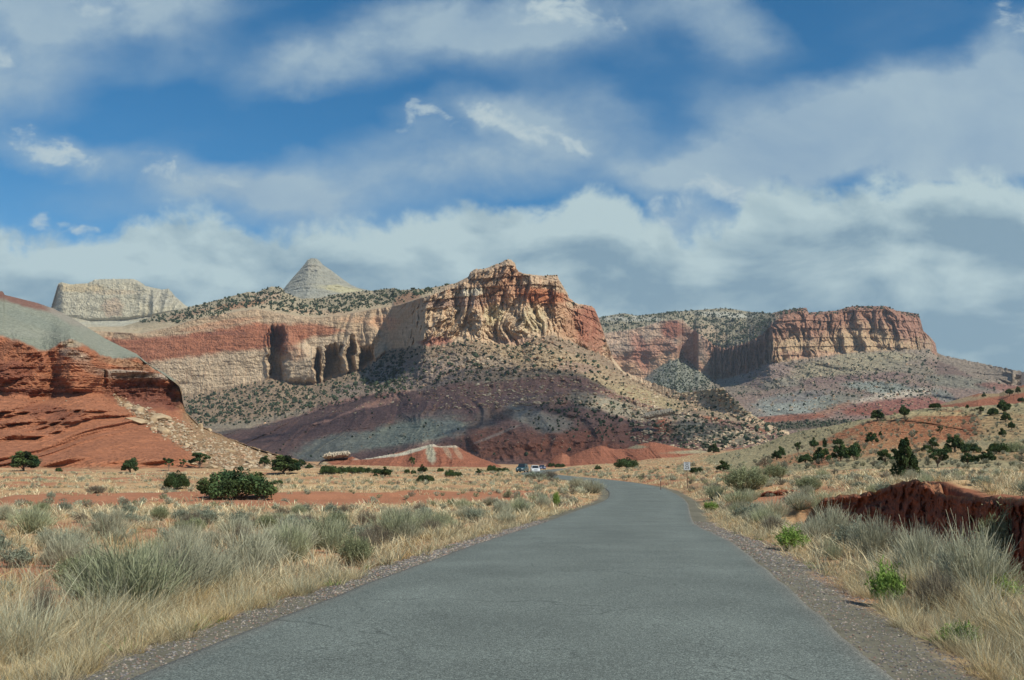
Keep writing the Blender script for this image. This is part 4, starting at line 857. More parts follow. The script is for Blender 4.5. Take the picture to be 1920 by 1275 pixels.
for x, y, w, h in [(617, 889, 34, 19), (640, 888, 22, 14), (655, 887, 24, 13), (672, 887, 24, 14), (690, 887, 22, 12), (706, 888, 18, 11)]:
    J(x, y, w, h, 'g', 'low', 'dark juniper in the continuous row before the left low red hill', GM)
J(722, 894, 30, 20, 'g', 'round', 'round juniper with visible trunk in front of the row by the low red hill', GM)
J(704, 894, 10, 8, 'g', 'round', 'tiny dark juniper left of the one with the visible trunk', GM)
J(773, 878, 12, 22, 'g', 'open', 'thin pale tall tree standing against the low red hill', GM)
J(763, 888, 11, 10, 'g', 'low', 'small bush at the left foot of the thin pale tree', GM)
J(775, 889, 11, 9, 'g', 'low', 'small bush at the right foot of the thin pale tree', GM)
J(792, 888, 20, 18, 'g', 'round', 'pointed green juniper right of the thin pale tree', GM)
J(798, 904, 32, 16, 'g', 'low', 'bright green low bush in front of the pointed juniper', GM)
J(826, 885, 13, 9, 'g', 'low', 'small grey-green bush under the crest of the low red hill', GM)
J(843, 894, 20, 15, 'g', 'low', 'left bush of the merged pair below the right slope of the low red hill', GM)
J(858, 894, 18, 11, 'g', 'low', 'right, lower bush of the merged pair below the low red hill', GM)
J(897, 889, 12, 12, 'g', 'round', 'small dark upright bush left of the low hedge near the cars', GM)
J(903, 888, 5, 9, 'g', 'open', 'very thin sapling beside the hedge near the cars', GM)
for x, w in ((922, 18), (934, 18), (947, 16)): J(x, 885, w, 9+6*(x < 925), 'g', 'low', 'one of the bushes forming the low hedge left of the parked cars', GM)
J(1034, 876, 14, 9, 'g', 'low', 'small dark bush at the road just right of the cars', GM)
J(1050, 877, 20, 9, 'g', 'low', 'low dark bush above the far road bend', GM)
J(1099, 870, 31, 16, 'g', 'low', 'wide dark bush below the right low red hill', GM)
J(1150, 867, 19, 11, 'g', 'low', 'small bush behind the broad dark bush right of the far bend', GM)
J(1175, 878, 46, 20, 'g', 'low', 'broad dark green bush between the far bend and the speed sign', GM)
J(1121, 882, 15, 11, 'g', 'round', 'small cone-shaped bush left of the broad dark bush', GM)
J(1305, 887, 27, 13, 'g', 'low', 'low dark bush touching the speed sign on its right', GR_)
J(1338, 851, 24, 20, 'g', 'round', 'lone juniper near the foot of the rocky spur', GR_)
J(1357, 884, 30, 22, 'g', 'round', 'dark juniper on the tan slope left of the bare shrub', GR_)
for x, y, w, h, s, kd, lb in [
    (1456, 863, 20, 20, 'h', 'round', 'lower left juniper of the leaning pair on the tan slope'), (1465, 857, 18, 22, 'h', 'round', 'upper right juniper of the leaning pair on the tan slope'),
    (1497, 853, 14, 25, 'h', 'open', 'slim grey juniper right of the leaning pair'), (1526, 841, 18, 22, 'h', 'round', 'juniper high on the tan slope above the clustered trees'),
    (1511, 870, 29, 22, 'h', 'round', 'low dark juniper at the left end of the terrace cluster'), (1541, 868, 34, 34, 'h', 'round', 'full round juniper second from the left in the terrace cluster'),
    (1547, 838, 13, 16, 'h', 'cone', 'small pointed juniper above the terrace cluster'), (1571, 834, 21, 13, 'h', 'low', 'low juniper at the left edge of the red slope'),
    (1577, 865, 35, 37, 'h', 'round', 'left half of the dense dark juniper pair in the terrace cluster'), (1602, 863, 33, 38, 'h', 'round', 'right half of the dense dark juniper pair in the terrace cluster'),
    (1635, 832, 24, 25, 'h', 'round', 'juniper halfway up the red slope, above the dense pair'), (1651, 818, 8, 11, 'h', 'round', 'tiny juniper at the upper right of the one halfway up the red slope'),
    (1662, 877, 40, 36, 'g', 'open', 'open-crowned juniper touching the conical one on its left'), (1700, 897, 52, 72, 'g', 'cone', 'tall conical juniper, the nearest tree right of the road'),
    (1684, 872, 26, 30, 'g', 'round', 'round juniper behind the conical one'),
    (1738, 846, 20, 14, 'h', 'low', 'low juniper left of the round one on the eroded slope'), (1749, 840, 22, 22, 'h', 'round', 'round juniper low on the eroded red slope right of the conical tree'),
    (1758, 874, 43, 34, 'h', 'open', 'spreading open juniper right of the conical one'), (1775, 850, 20, 17, 'h', 'round', 'small juniper left of the largest one in the right-hand cluster'),
    (1791, 847, 36, 36, 'h', 'round', 'largest juniper of the right-hand cluster under the red cliff'), (1820, 849, 36, 20, 'h', 'low', 'flat-topped juniper right of the largest one in the right-hand cluster'),
    (1814, 870, 26, 23, 'h', 'round', 'bright green juniper at the front of the right-hand cluster'), (1829, 868, 18, 17, 'h', 'round', 'pale green juniper beside the bright green one'),
    (1851, 867, 33, 26, 'h', 'round', 'dark juniper right of the pale green one'), (1873, 851, 36, 24, 'h', 'low', 'dense wide juniper at the right end of the right-hand cluster'),
    (1886, 791, 20, 20, 'h', 'round', 'round juniper high on the hill near the right edge'), (1883, 775, 27, 29, 'h', 'round', 'juniper crowning the hill near the right edge'),
    (1862, 778, 21, 15, 'h', 'low', 'low juniper left of the one crowning the hill'), (1880, 818, 15, 17, 'h', 'round', 'small juniper on the middle of the slope near the right edge'),
    (1897, 805, 14, 17, 'h', 'round', 'small juniper just right of the middle slope one near the right edge'), (1763, 814, 11, 16, 'h', 'open', 'thin juniper on the bare red face'),
    (1645, 788, 29, 22, 'h', 'round', 'left of the two dark junipers on the hill crest'), (1696, 783, 22, 26, 'h', 'round', 'right of the two dark junipers on the hill crest'),
    (1753, 766, 22, 12, 'h', 'low', 'low juniper on the crest above the bare red face'), (1840, 776, 18, 14, 'h', 'open', 'pale juniper on the crest left of the crowning one'),
    (1814, 766, 8, 9, 'h', 'round', 'tiny juniper on the crest right of the low crest juniper'), (1916, 754, 16, 10, 'b', 'low', 'low juniper on the back ridge at the right edge'),
    (1893, 741, 16, 14, 'b', 'round', 'juniper on top of the red back ridge'), (1909, 738, 10, 15, 'b', 'round', 'small juniper right of the one on the red back ridge'), (1845, 745, 9, 8, 'b', 'round', 'tiny juniper left on the red back ridge'),
    (1955, 860, 40, 36, 'g', 'round', 'juniper on the terrace beyond the right edge'), (2020, 800, 36, 30, 'h', 'round', 'juniper on the slope beyond the right edge')]:
    J(x, y, w, h, s, kd, lb, GR_ if y > 850 else GH)
# ------------------------------------------------------------------ junipers and shrubs dotting the mesas
def dotfield(m, xr, yr, n, dens, wmin, wmax, vmin=1.0, vmax=9):
    out = []
    xs_ = rg.uniform(*xr, n); ys_ = rg.uniform(*yr, n); p = dens(xs_, ys_); keep = rg.uniform(0, 1, n) < p
    for x, y in zip(xs_[keep], ys_[keep]):
        i = int(np.clip(round((x-m.x0)/m.step), 0, len(m.xs)-1)); yc = m.Y[:, i]
        ok = np.where((m.V[:, i] >= vmin) & (m.V[:, i] <= vmax))[0]
        if not len(ok) or y < yc[ok[0]] or y > yc[ok[-1]]: continue
        j = ok[0]+int(np.searchsorted(yc[ok], y)); j = min(j, ok[-1]); D = m.D[j, i]
        X_, Y_, Z_ = unproj(x, y, D); out.append((float(X_), float(Y_), float(Z_), float(rg.uniform(wmin, wmax))*float(np.clip(rg.lognormal(-.08, .33), .4, 1.9)), x, y))
    return out
def cl_(x, y, s=12, seed=0, lo=-.04, hi=.26): return sstep(lo, hi, fbm(x/s, y/(s*.45), seed, 4)+.12*fbm(x/(s*4), y/(s*2), seed+.5, 2))
pts = []
pts += dotfield(central, (190, 900), (530, 605), 26000, lambda x, y: (.16+.84*cl_(x, y, 14, 1))*sstep(-2, 3, y-T1y(x))*sstep(4, -6, y-T2y(x)-(x > 430)*-6)*sstep(1, 40, y*0+30), 1.5, 2.6, 1.0, 2.05)
pts += dotfield(central, (345, 760), (655, 800), 15000, lambda x, y: (.12+.88*cl_(x, y, 12, 2))*sstep(0, 8, y-T3y(x))*sstep(14, -10, y-T4y(x)), 1.3, 2.4, 2.9, 4.3)
pts += dotfield(central, (700, 900), (630, 740), 3000, lambda x, y: .5*cl_(x, y, 12, 3)+.08, 1.2, 2.0, 3.0, 4.0)
pts += dotfield(central, (880, 1180), (600, 760), 5200, lambda x, y: .6*cl_(x, y, 12, 4)+.04, 1.2, 2.2, 3.0, 4.0)
pts += dotfield(central, (1000, 1250), (745, 830), 1400, lambda x, y: (.75*cl_(x, y, 20, 5)+.1)*sstep(835, 800, y+.15*(1100-x)), 1.0, 1.8, 4.0, 5)
pts += dotfield(central, (1250, 1470), (735, 845), 2600, lambda x, y: .8*cl_(x, y, 16, 6)*sstep(730, 790, y)+.15, .9, 1.7, 1.0, 5)
pts += dotfield(central, (470, 1250), (735, 860), 2200, lambda x, y: .3*cl_(x, y, 12, 7), .8, 1.4, 4.0, 5)
pts += dotfield(central, (900, 1130), (486, 640), 500, lambda x, y: .22*cl_(x, y, 9, 8, .1, .3), .9, 1.6, 1.9, 3)
pts += dotfield(central, (905, 1110), (484, 580), 900, lambda x, y: .9*(y < T1y(x)+4), .9, 1.5, 1.0, 2.1)
npc = len(pts)
pts += dotfield(rmesa, (1120, 1500), (576, 660), 16000, lambda x, y: (.14+.86*cl_(x, y, 14, 11))*sstep(2, -4, y-R2y(x)), 2.0, 3.4, 1.0, 2.05)
pts += dotfield(rmesa, (1500, 1730), (572, 598), 900, lambda x, y: sstep(2, -2, y-R2y(x))*.8, 1.8, 3.0, 1.0, 2.05)
pts += dotfield(rmesa, (1225, 1345), (665, 740), 2000, lambda x, y: .75+0*x, 1.6, 3.0, 3.0, 4.5)
pts += dotfield(rmesa, (1340, 1760), (655, 745), 4500, lambda x, y: .55*cl_(x, y, 14, 12)+.12, 1.2, 2.4, 3.0, 4.5)
pts += dotfield(rmesa, (1400, 1920), (690, 800), 3200, lambda x, y: .7*cl_(x, y, 14, 13)+.04, 1.0, 1.9, 3.5, 5)
pts += dotfield(rmesa, (1380, 1620), (786, 806), 700, lambda x, y: .8*sstep(8, 3, np.abs(y-(797-(x-1500)*.04))), 1.3, 2.4, 4, 5)
pts = np.array(pts)
szpx = pts[:, 3]*1914/pts[:, 1]; order = np.argsort(-szpx); nI = 190
DC = (.042, .058, .034)
dots = [T_dot(rg, DC) for _ in range(8)]
dotm = [mesh_np('far_crown', v*np.array([1, 1, 1]), t, M_fardot, c) for v, t, c in dots]
isel = order[:nI]; rest_ = order[nI:]
for i in isel:
    p = pts[i]; o = link('juniper_tree', dotm[int(rg.integers(0, 8))]); o.location = p[:3]; s_ = p[3]*.85; o.scale = (s_, s_, s_*1.1); o.rotation_euler = (0, 0, float(rg.uniform(0, 6.28)))
    c_ = i < npc
    tag(o, 'dark speck of juniper dotting the slopes of the %s mesa' % ('central' if c_ else 'right'), 'tree', 'junipers dotting the %s mesa' % ('central' if c_ else 'right'))
pr = pts[rest_]
stuff('juniper_cover', dots, pr[:, :3], np.stack([pr[:, 3]*.85]*3, 1)*np.array([1, 1, 1.05]), rg.uniform(0, 6.28, len(pr)), M_fardot, 'dark green juniper and shrub cover on the distant mesa slopes', 'tree cover', tint=1+.25*rg.normal(size=(len(pr), 1))*np.ones(3))
# ------------------------------------------------------------------ boulders
TAN = (.39, .31, .215); bo = []
bo += [(*q, 0) for q in dotfield(central, (740, 1240), (625, 770), 17000, lambda x, y: (.05+.9*cl_(x, y, 10, 21))*(.15+.85*sstep(800, 960, x+y*.25-150)), .9, 2.6, 3.0, 4.3)]
bo += [(*q, 0) for q in dotfield(central, (1180, 1460), (700, 850), 8000, lambda x, y: (.1+.8*cl_(x, y, 16, 22)), .8, 3.0, 1.0, 5)]
bo += [(*q, 0) for q in dotfield(central, (350, 760), (680, 800), 4500, lambda x, y: .5*cl_(x, y, 12, 23), .8, 2.2, 3.0, 4.2)]
bo += [(*q, 0) for q in dotfield(central, (640, 1160), (735, 840), 4000, lambda x, y: .35*cl_(x, y, 12, 24), .5, 1.4, 4.0, 5)]
nb0 = len(bo)
bo += [(*q, 1) for q in dotfield(rmesa, (1350, 1760), (655, 770), 9000, lambda x, y: .5*cl_(x, y, 12, 25), 1.2, 3.4, 3.0, 4.6)]
def fand(x, y):
    fan = np.interp(x, [215, 235, 280, 330, 380, 420, 640], [748, 765, 800, 832, 858, 880, 900]); top = np.interp(x, [215, 240, 330, 375, 420, 640], [740, 750, 785, 798, 826, 870])
    return sstep(-4, 6, y-top)*sstep(8, -6, y-fan)*(.5+.5*cl_(x, y, 14, 26))
nb1 = len(bo)
bo += [(*q, 2) for q in dotfield(lhill, (212, 620), (735, 888), 13000, fand, .16, .85, 1.0, 5)]
bo += [(*q, 2) for q in dotfield(lhill, (60, 330), (640, 780), 500, lambda x, y: .3*cl_(x, y, 12, 27), .15, .45, 2.0, 3.2)]
nb2 = len(bo)
bo += [(*q, 3) for q in dotfield(rhill, (1450, 1920), (765, 870), 1600, lambda x, y: .45*cl_(x, y, 12, 28), .08, .3, 1.0, 4)]
bo = np.array(bo)
bsz = bo[:, 3]*1914/bo[:, 1]
rocks = [T_rock(rg, TAN, 1) for _ in range(8)]; rockm = [mesh_np('stone', v, t, M_stone, c) for v, t, c in rocks]
# hand-placed large blocks (x, y, w, h)
BIG = [(303, 787, 42, 17, 'largest tan block on the boulder fan below the red cliff'), (262, 772, 30, 16, 'rounded tan block left of and above the largest one'), (285, 790, 22, 16, 'tan block wedged at the left of the largest one'),
       (258, 792, 44, 12, 'flat pale slab below the rounded tan block'), (308, 812, 28, 20, 'pale boulder below the largest tan block'), (289, 806, 18, 10, 'split tan rock left of the pale boulder'), (376, 803, 11, 14, 'upright tan block at the tip of the red slope'),
       (393, 808, 12, 8, 'small tan block right of the upright one'), (240, 762, 20, 10, 'small tan block at the head of the boulder fan'), (350, 836, 14, 9, 'orange-tan stone midway down the boulder fan'), (432, 846, 20, 6, 'flat slab low on the boulder fan'), (470, 868, 22, 8, 'tan slab beside the juniper at the fan tail'), (360, 869, 22, 9, 'pale stone at the foot of the fan by the crooked juniper'), (400, 877, 24, 8, 'broad low stone at the foot of the boulder fan')]
for x, y, w, h, lb in BIG:
    P = hitm(lhill, x, y) or ghit(x, y, 8, 500); k = P[1]/1914
    v, t, c = T_rock(rg, (.40, .30, .19), 3); v = v/np.abs(v).max(0)
    o = link('boulder', mesh_np('boulder', v, t, M_stone, c, False)); o.location = (P[0], P[1]-.4*w*k*.3, P[2]+h*k*.1); o.scale = (w*k*.52, w*k*.42, h*k*.6); o.rotation_euler = (R(4), R(8), float(rg.uniform(-.3, .3)))
    tag(o, lb, 'boulder', 'boulders on the fan below the red cliff')
# capping slab on the low red hill and white ledge on the spur
for (x0_, x1_, y0_, y1_, mm, D_, lb, nm) in [(605, 657, 856, 851, None, 545, 'pale blocky caprock slab topping the left end of the low red hill', 'caprock'), (1206, 1262, 781, 771, None, 1010, 'white sandstone ledge capping the red knob on the rocky spur', 'caprock')]:
    xs_ = np.linspace(x0_, x1_, 40); V = []; 
    for i, x in enumerate(xs_):
        t = i/39; yc = y0_+(y1_-y0_)*t; th = (6.5+fbm(x/5., 1, 3, 3)*3)*min(1, 6*t+.25, 6*(1-t)+.4)
        for j in range(9):
            a = j/8*math.pi*1.0; yy = yc-math.cos(a)*th; dd = D_-math.sin(a)*6-fbm(x/3., j*.7, 9, 3)*3
            V.append([float(q) for q in unproj(x, yy, dd)])
        for j in range(3): V.append([float(q) for q in unproj(x, yc+math.cos(j/2*math.pi)*th*.9, D_+14)])
    n = 12; V = np.array(V); Fq = [(i*n+j, (i+1)*n+j, (i+1)*n+(j+1) % n, i*n+(j+1) % n) for i in range(39) for j in range(n)]
    cc_ = np.array((.50, .42, .31))*(1+.3*rg.normal(size=(len(V), 1))*.5)
    tag(link(nm, mesh_np(nm, V, Fq, M_near, np.clip(cc_, .1, .8))), lb, 'rock ledge')
bord = np.argsort(-bsz); nI = 270
BLAB = {0: ('tan boulder lying on the talus of the central mesa', 'boulders on the talus of the central mesa'), 1: ('pale boulder on the slopes of the right mesa', 'boulders on the slopes of the right mesa'),
        2: ('small tan boulder among the rubble below the left red cliff', 'small boulders among the rubble of the left hill'), 3: ('small stone on the red grassy hill at the right', 'stones on the red grassy hill')}
for i in bord[:nI]:
    p = bo[i]; o = link('boulder', rockm[int(rg.integers(0, 8))]); o.location = p[:3]; o.scale = (p[3]*1.1, p[3], p[3]*.8); o.rotation_euler = (float(rg.uniform(-.3, .3)), float(rg.uniform(-.3, .3)), float(rg.uniform(0, 6.28)))
    tag(o, BLAB[int(p[6])][0], 'boulder', BLAB[int(p[6])][1])
pr = bo[bord[nI:]]
tn = (1+.18*rg.normal(size=(len(pr), 1)))*np.where((rg.random(len(pr)) < .3)[:, None], np.array([[1.0, .8, .75]]), np.array([[1., 1., 1.]]))
stuff('talus_rubble', rocks, pr[:, :3], pr[:, 3:4]*np.array([[1.1, 1, .8]]), rg.uniform(0, 6.28, len(pr)), M_stone, 'tan rubble of small stones strewn over the talus slopes', 'rubble', tint=tn)
# ------------------------------------------------------------------ shrubs on the plain
TP = {}
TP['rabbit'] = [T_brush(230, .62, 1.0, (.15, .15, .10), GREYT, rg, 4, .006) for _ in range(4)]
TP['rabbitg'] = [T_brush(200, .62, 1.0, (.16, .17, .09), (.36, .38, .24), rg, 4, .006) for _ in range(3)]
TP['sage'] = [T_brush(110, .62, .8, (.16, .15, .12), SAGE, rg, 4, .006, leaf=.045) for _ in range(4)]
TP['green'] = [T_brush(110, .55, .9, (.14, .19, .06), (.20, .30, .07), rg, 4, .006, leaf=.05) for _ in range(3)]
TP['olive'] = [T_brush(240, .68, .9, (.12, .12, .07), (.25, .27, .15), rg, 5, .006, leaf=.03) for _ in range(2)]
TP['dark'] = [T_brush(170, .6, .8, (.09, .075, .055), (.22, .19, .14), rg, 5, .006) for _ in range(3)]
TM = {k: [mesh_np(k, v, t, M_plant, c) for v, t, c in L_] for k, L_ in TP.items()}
TR_ = {'rabbit': .62, 'rabbitg': .62, 'sage': .62, 'green': .55, 'olive': .68, 'dark': .6}; TH_ = {'rabbit': .98, 'rabbitg': .98, 'sage': .8, 'green': .9, 'olive': .88, 'dark': .8}
NM = {'rabbit': 'rabbitbrush', 'rabbitg': 'rabbitbrush', 'sage': 'sagebrush', 'green': 'green_shrub', 'olive': 'shrub', 'dark': 'shrub'}
def shrub(P, w, h, kind, label, group=None):
    o = link(NM[kind], TM[kind][int(rg.integers(0, len(TM[kind])))]); o.location = (P[0], P[1], P[2]-.03); o.scale = (w/2/TR_[kind], w/2/TR_[kind], h/TH_[kind]); o.rotation_euler = (0, 0, float(rg.uniform(0, 6.28)))
    tag(o, label, 'shrub', group); return o
def S(x, y, w, h, kind, label, group=None, Dmin=5):
    P = ghit(x, y, Dmin, 400)
    if P is None: return
    k = P[1]/1914*1.0; shrub(P, w*k, h*k, kind, label, group)
SL, SR = 'larger shrubs left of the road', 'larger shrubs right of the road'
for a in [(240, 1156, 225, 132, 'rabbitg', 'biggest grey-green rabbitbrush left of the road, near the lower left'), (335, 1130, 150, 112, 'rabbit', 'tall rabbitbrush merged with the right side of the biggest one'), (385, 1115, 120, 95, 'rabbit', 'rabbitbrush behind the straw grass right of the biggest pair'),
          (470, 1085, 110, 85, 'rabbit', 'grey rabbitbrush third along the verge from the biggest one'), (540, 1050, 110, 72, 'rabbit', 'grey rabbitbrush above the middle of the left verge'), (610, 1030, 105, 62, 'rabbitg', 'wide grey rabbitbrush left of the brightest one by the left verge'),
          (665, 1062, 60, 52, 'olive', 'dark-stemmed brush standing in the straw grass at the left verge'), (740, 1018, 95, 62, 'rabbitg', 'greenest rabbitbrush by the left verge, halfway to the bend'), (705, 1030, 60, 46, 'dark', 'dark-centred brush left of the greenest rabbitbrush'),
          (800, 1000, 70, 40, 'rabbitg', 'rabbitbrush right of the greenest one'), (362, 990, 42, 30, 'dark', 'dark purple-grey bush alone above the rabbitbrush belt'), (560, 990, 44, 24, 'dark', 'low dark bush above the middle of the belt'), (440, 1010, 70, 40, 'rabbit', 'rabbitbrush in the middle of the belt below the broad juniper'),
          (200, 1010, 80, 46, 'rabbit', 'grey rabbitbrush left of centre in the belt'), (60, 1000, 90, 50, 'rabbitg', 'wide rabbitbrush at the far left of the belt'), (30, 1064, 60, 36, 'sage', 'silver sagebrush at the left edge'), (75, 1190, 50, 90, 'dark', 'bare dark twiggy shrub at the lower left'),
          (130, 1045, 50, 30, 'rabbitg', 'small greenish clump behind the biggest rabbitbrush'), (10, 1120, 44, 30, 'sage', 'low green sage at the left edge below the silver one'), (180, 925, 40, 14, 'dark', 'flat dark bush on the red soil strip'), (95, 935, 16, 12, 'sage', 'small sage left of the flat dark bush on the red soil'),
          (1043, 952, 14, 27, 'green', 'narrow upright bright green shrub at the left verge near the bend'), (1088, 908, 12, 10, 'dark', 'reddish dark tuft inside the bend by the marker post'), (1030, 897, 34, 14, 'dark', 'grey-brown brush beside the cars'), (1003, 898, 40, 12, 'sage', 'sage in front of the white car'),
          (1110, 925, 55, 24, 'rabbit', 'pale rabbitbrush on the inside of the bend'), (1085, 915, 40, 20, 'rabbit', 'pale rabbitbrush at the apex of the bend')]:
    S(*a, group=SL)
for a in [(1395, 922, 84, 40, 'olive', 'large olive bush at the right verge below the bare shrub'), (1416, 892, 28, 18, 'rabbitg', 'small green bush behind the large olive bush'), (1453, 900, 46, 27, 'olive', 'brownish round bush right of the large olive bush'), (1517, 922, 46, 26, 'olive', 'grey-brown bush at the left end of the red bank'), (1543, 899, 29, 19, 'rabbitg', 'pale green round bush above the left end of the bank'),
          (1903, 866, 38, 34, 'olive', 'pale olive bush at the right edge beside the juniper cluster'), (1484, 1034, 58, 40, 'green', 'bright green round bush at the middle of the right verge'), (1564, 1050, 40, 28, 'rabbitg', 'pale green tuft right of the bright green round bush'), (1665, 1140, 58, 76, 'green', 'tall bright green bush at the right gravel edge'),
          (1800, 1215, 70, 44, 'green', 'low dark green bush at the lower right'), (1333, 960, 26, 18, 'green', 'small green bush on the right verge near the bend'), (1449, 1000, 44, 32, 'dark', 'dark brown bush behind the bright green round one'), (1760, 1150, 90, 80, 'dark', 'bare grey brush right of the tall green bush'),
          (1830, 1120, 140, 120, 'rabbit', 'tall dark-stemmed rabbitbrush by the right edge'), (1900, 1110, 130, 130, 'olive', 'tallest dense brush at the right edge'), (1735, 1090, 110, 90, 'rabbit', 'tall pale rabbitbrush before the red bank'), (1640, 1050, 100, 75, 'rabbit', 'pale rabbitbrush in front of the left part of the red bank'),
          (1560, 1020, 90, 66, 'rabbit', 'pale rabbitbrush left of the red bank'), (1450, 975, 60, 38, 'rabbit', 'grey rabbitbrush on the right verge below the large olive bush'), (1385, 950, 60, 30, 'rabbitg', 'grey-green rabbitbrush in front of the large olive bush'), (1340, 935, 44, 26, 'rabbitg', 'rabbitbrush at the first bend of the right verge'),
          (1610, 915, 30, 12, 'sage', 'low sage on the rim of the red bank, left part'), (1500, 955, 60, 34, 'rabbit', 'pale rabbitbrush hiding the left end of the red bank'), (1550, 965, 64, 40, 'rabbitg', 'greenish rabbitbrush under the left tip of the red bank'), (1770, 900, 34, 16, 'sage', 'sage on the terrace above the wash bank'), (1840, 910, 40, 18, 'sage', 'grey sage clump on the terrace near the right edge')]:
    S(*a, group=SR)
# scattered shrubs: candidate list, the largest individually, the rest as cover
def lat_of(X, Y): return road_info(np.array(X), np.array(Y))[0]
def scatter(n, D0, D1, px0, px1, pw=1.0):
    u = rg.uniform(0, 1, n); D = (D0**pw+(D1**pw-D0**pw)*u)**(1/pw); px = rg.uniform(px0, px1, n); return (px-960)/1914*D, D, px
X_, Y_, px_ = scatter(13000, 9, 260, -250, 2150, .75); la_ = lat_of(X_, Y_); al_ = np.abs(la_)
den = grass_density(X_, Y_, la_)
side = X_ > np.interp(Y_, RC[:, 1], RC[:, 0])
belt = np.exp(-((al_-6.5)/3.8)**2)
clump = sstep(-.05, .25, fbm(X_/6, Y_/6, 61, 3))
red_ = np.exp(-((Y_-84)/14)**2)*(X_ < 0)
p_ = (al_ > HW+2.0+1.2*fbm(X_/3, Y_/3, 66, 2))*np.clip(.16+.55*clump-.4*red_+.3*belt, 0, 1)*np.where(Y_ < 40, .27, .8)
inw = (X_ > 7) & (X_ < bankX(Y_)+1.4) & (Y_ < 52) & (X_ > np.interp(Y_, RC[:, 1], RC[:, 0])+HW+3.6)
p_ = p_*np.where(inw, .12, 1)*np.where(Y_ < 24, .7, 1)
k_ = rg.uniform(0, 1, len(p_)) < p_
X_, Y_, al_, px_ = X_[k_], Y_[k_], al_[k_], px_[k_]; Z_ = height(X_, Y_)
# keep out of hand-built hills
ok = ~((Y_ > 70) & (px_ > 1450) & (Y_ > HD3(px_)-20)) & ~((Y_ > 170) & (px_ < 640)); X_, Y_, Z_, al_, px_ = X_[ok], Y_[ok], Z_[ok], al_[ok], px_[ok]
kinds = np.array(['rabbit', 'rabbitg', 'sage', 'dark', 'olive', 'green'])
kk = np.where(al_ < 11, rg.choice(6, len(X_), p=[.5, .22, .14, .10, .03, .01]), rg.choice(6, len(X_), p=[.22, .12, .42, .16, .07, .01]))
sz = rg.uniform(.26, .62, len(X_))*np.where((al_ < 11) & (kk < 2), 1.2, 1.0)
pxs = sz*1914/Y_; od = np.argsort(-pxs); NI = 245
GRP = {0: ('grey rabbitbrush clump', 'rabbitbrush clumps'), 1: ('greenish rabbitbrush clump', 'greenish rabbitbrush clumps'), 2: ('low silvery sagebrush', 'low sagebrush'), 3: ('dark twiggy low bush', 'dark twiggy bushes'), 4: ('low olive bush', 'low olive bushes'), 5: ('small green bush', 'small green bushes')}
for i in od[:NI]:
    s2 = 'left' if px_[i] < 960+1914*np.interp(Y_[i], RC[:, 1], RC[:, 0])/Y_[i] else 'right'
    g_ = GRP[int(kk[i])]
    shrub((float(X_[i]), float(Y_[i]), float(Z_[i])), float(sz[i]*1.5), float(sz[i]*rg.uniform(.8, 1.15)), str(kinds[kk[i]]), g_[0]+' scattered among dry grass %s of the road' % s2, g_[1]+' %s of the road' % s2)
ri = od[NI:]
far_t = [T_brush(34, .62, .8, (.20, .20, .14), c, rg, 2, .022, leaf=.07) for c in (GREYT, GREYT, SAGE, (.30, .30, .20), (.22, .19, .14), (.24, .26, .15), (.38, .38, .28))]
stuff('low_shrub_cover', far_t, np.stack([X_[ri], Y_[ri], Z_[ri]-.02], 1), np.stack([sz[ri], sz[ri], sz[ri]*.95], 1), rg.uniform(0, 6.28, len(ri)), M_plant, 'cover of low grey and olive desert shrubs across the plain', 'shrub cover', tint=1+.16*rg.normal(size=(len(ri), 1))*np.ones(3))
# shrubs on the right hill
hp = np.array(dotfield(rhill, (1290, 2000), (745, 880), 5200, lambda x, y: .5*cl_(x, y, 14, 41)+.12, .25, .6, 1.0, 4.0))
stuff('hill_shrub_cover', far_t, hp[:, :3], np.stack([hp[:, 3]]*3, 1), rg.uniform(0, 6.28, len(hp)), M_plant, 'sparse low shrubs and tufts over the red grassy hill', 'shrub cover', tint=.95+.2*rg.normal(size=(len(hp), 1))*np.ones(3))
# ------------------------------------------------------------------ grass
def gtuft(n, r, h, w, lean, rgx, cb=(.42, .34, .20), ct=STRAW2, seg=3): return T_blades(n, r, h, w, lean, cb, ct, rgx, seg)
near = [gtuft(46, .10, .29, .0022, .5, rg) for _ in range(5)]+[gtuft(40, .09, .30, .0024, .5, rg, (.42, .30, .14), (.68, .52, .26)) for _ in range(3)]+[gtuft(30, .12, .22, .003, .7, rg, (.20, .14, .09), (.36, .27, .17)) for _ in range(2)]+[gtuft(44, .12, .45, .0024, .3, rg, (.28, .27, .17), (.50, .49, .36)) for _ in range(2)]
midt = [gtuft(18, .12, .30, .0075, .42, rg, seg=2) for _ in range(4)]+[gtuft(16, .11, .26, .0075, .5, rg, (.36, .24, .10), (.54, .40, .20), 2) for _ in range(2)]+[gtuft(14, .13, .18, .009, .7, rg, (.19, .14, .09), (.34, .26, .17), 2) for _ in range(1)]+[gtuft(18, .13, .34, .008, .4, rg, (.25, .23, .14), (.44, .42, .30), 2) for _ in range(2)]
fart = [gtuft(9, .28, .27, .030, .5, rg, seg=2) for _ in range(4)]+[gtuft(9, .28, .24, .03, .5, rg, (.36, .25, .12), (.50, .38, .20), 2) for _ in range(1)]+[gtuft(9, .3, .28, .03, .5, rg, (.24, .22, .14), (.42, .40, .28), 2) for _ in range(2)]
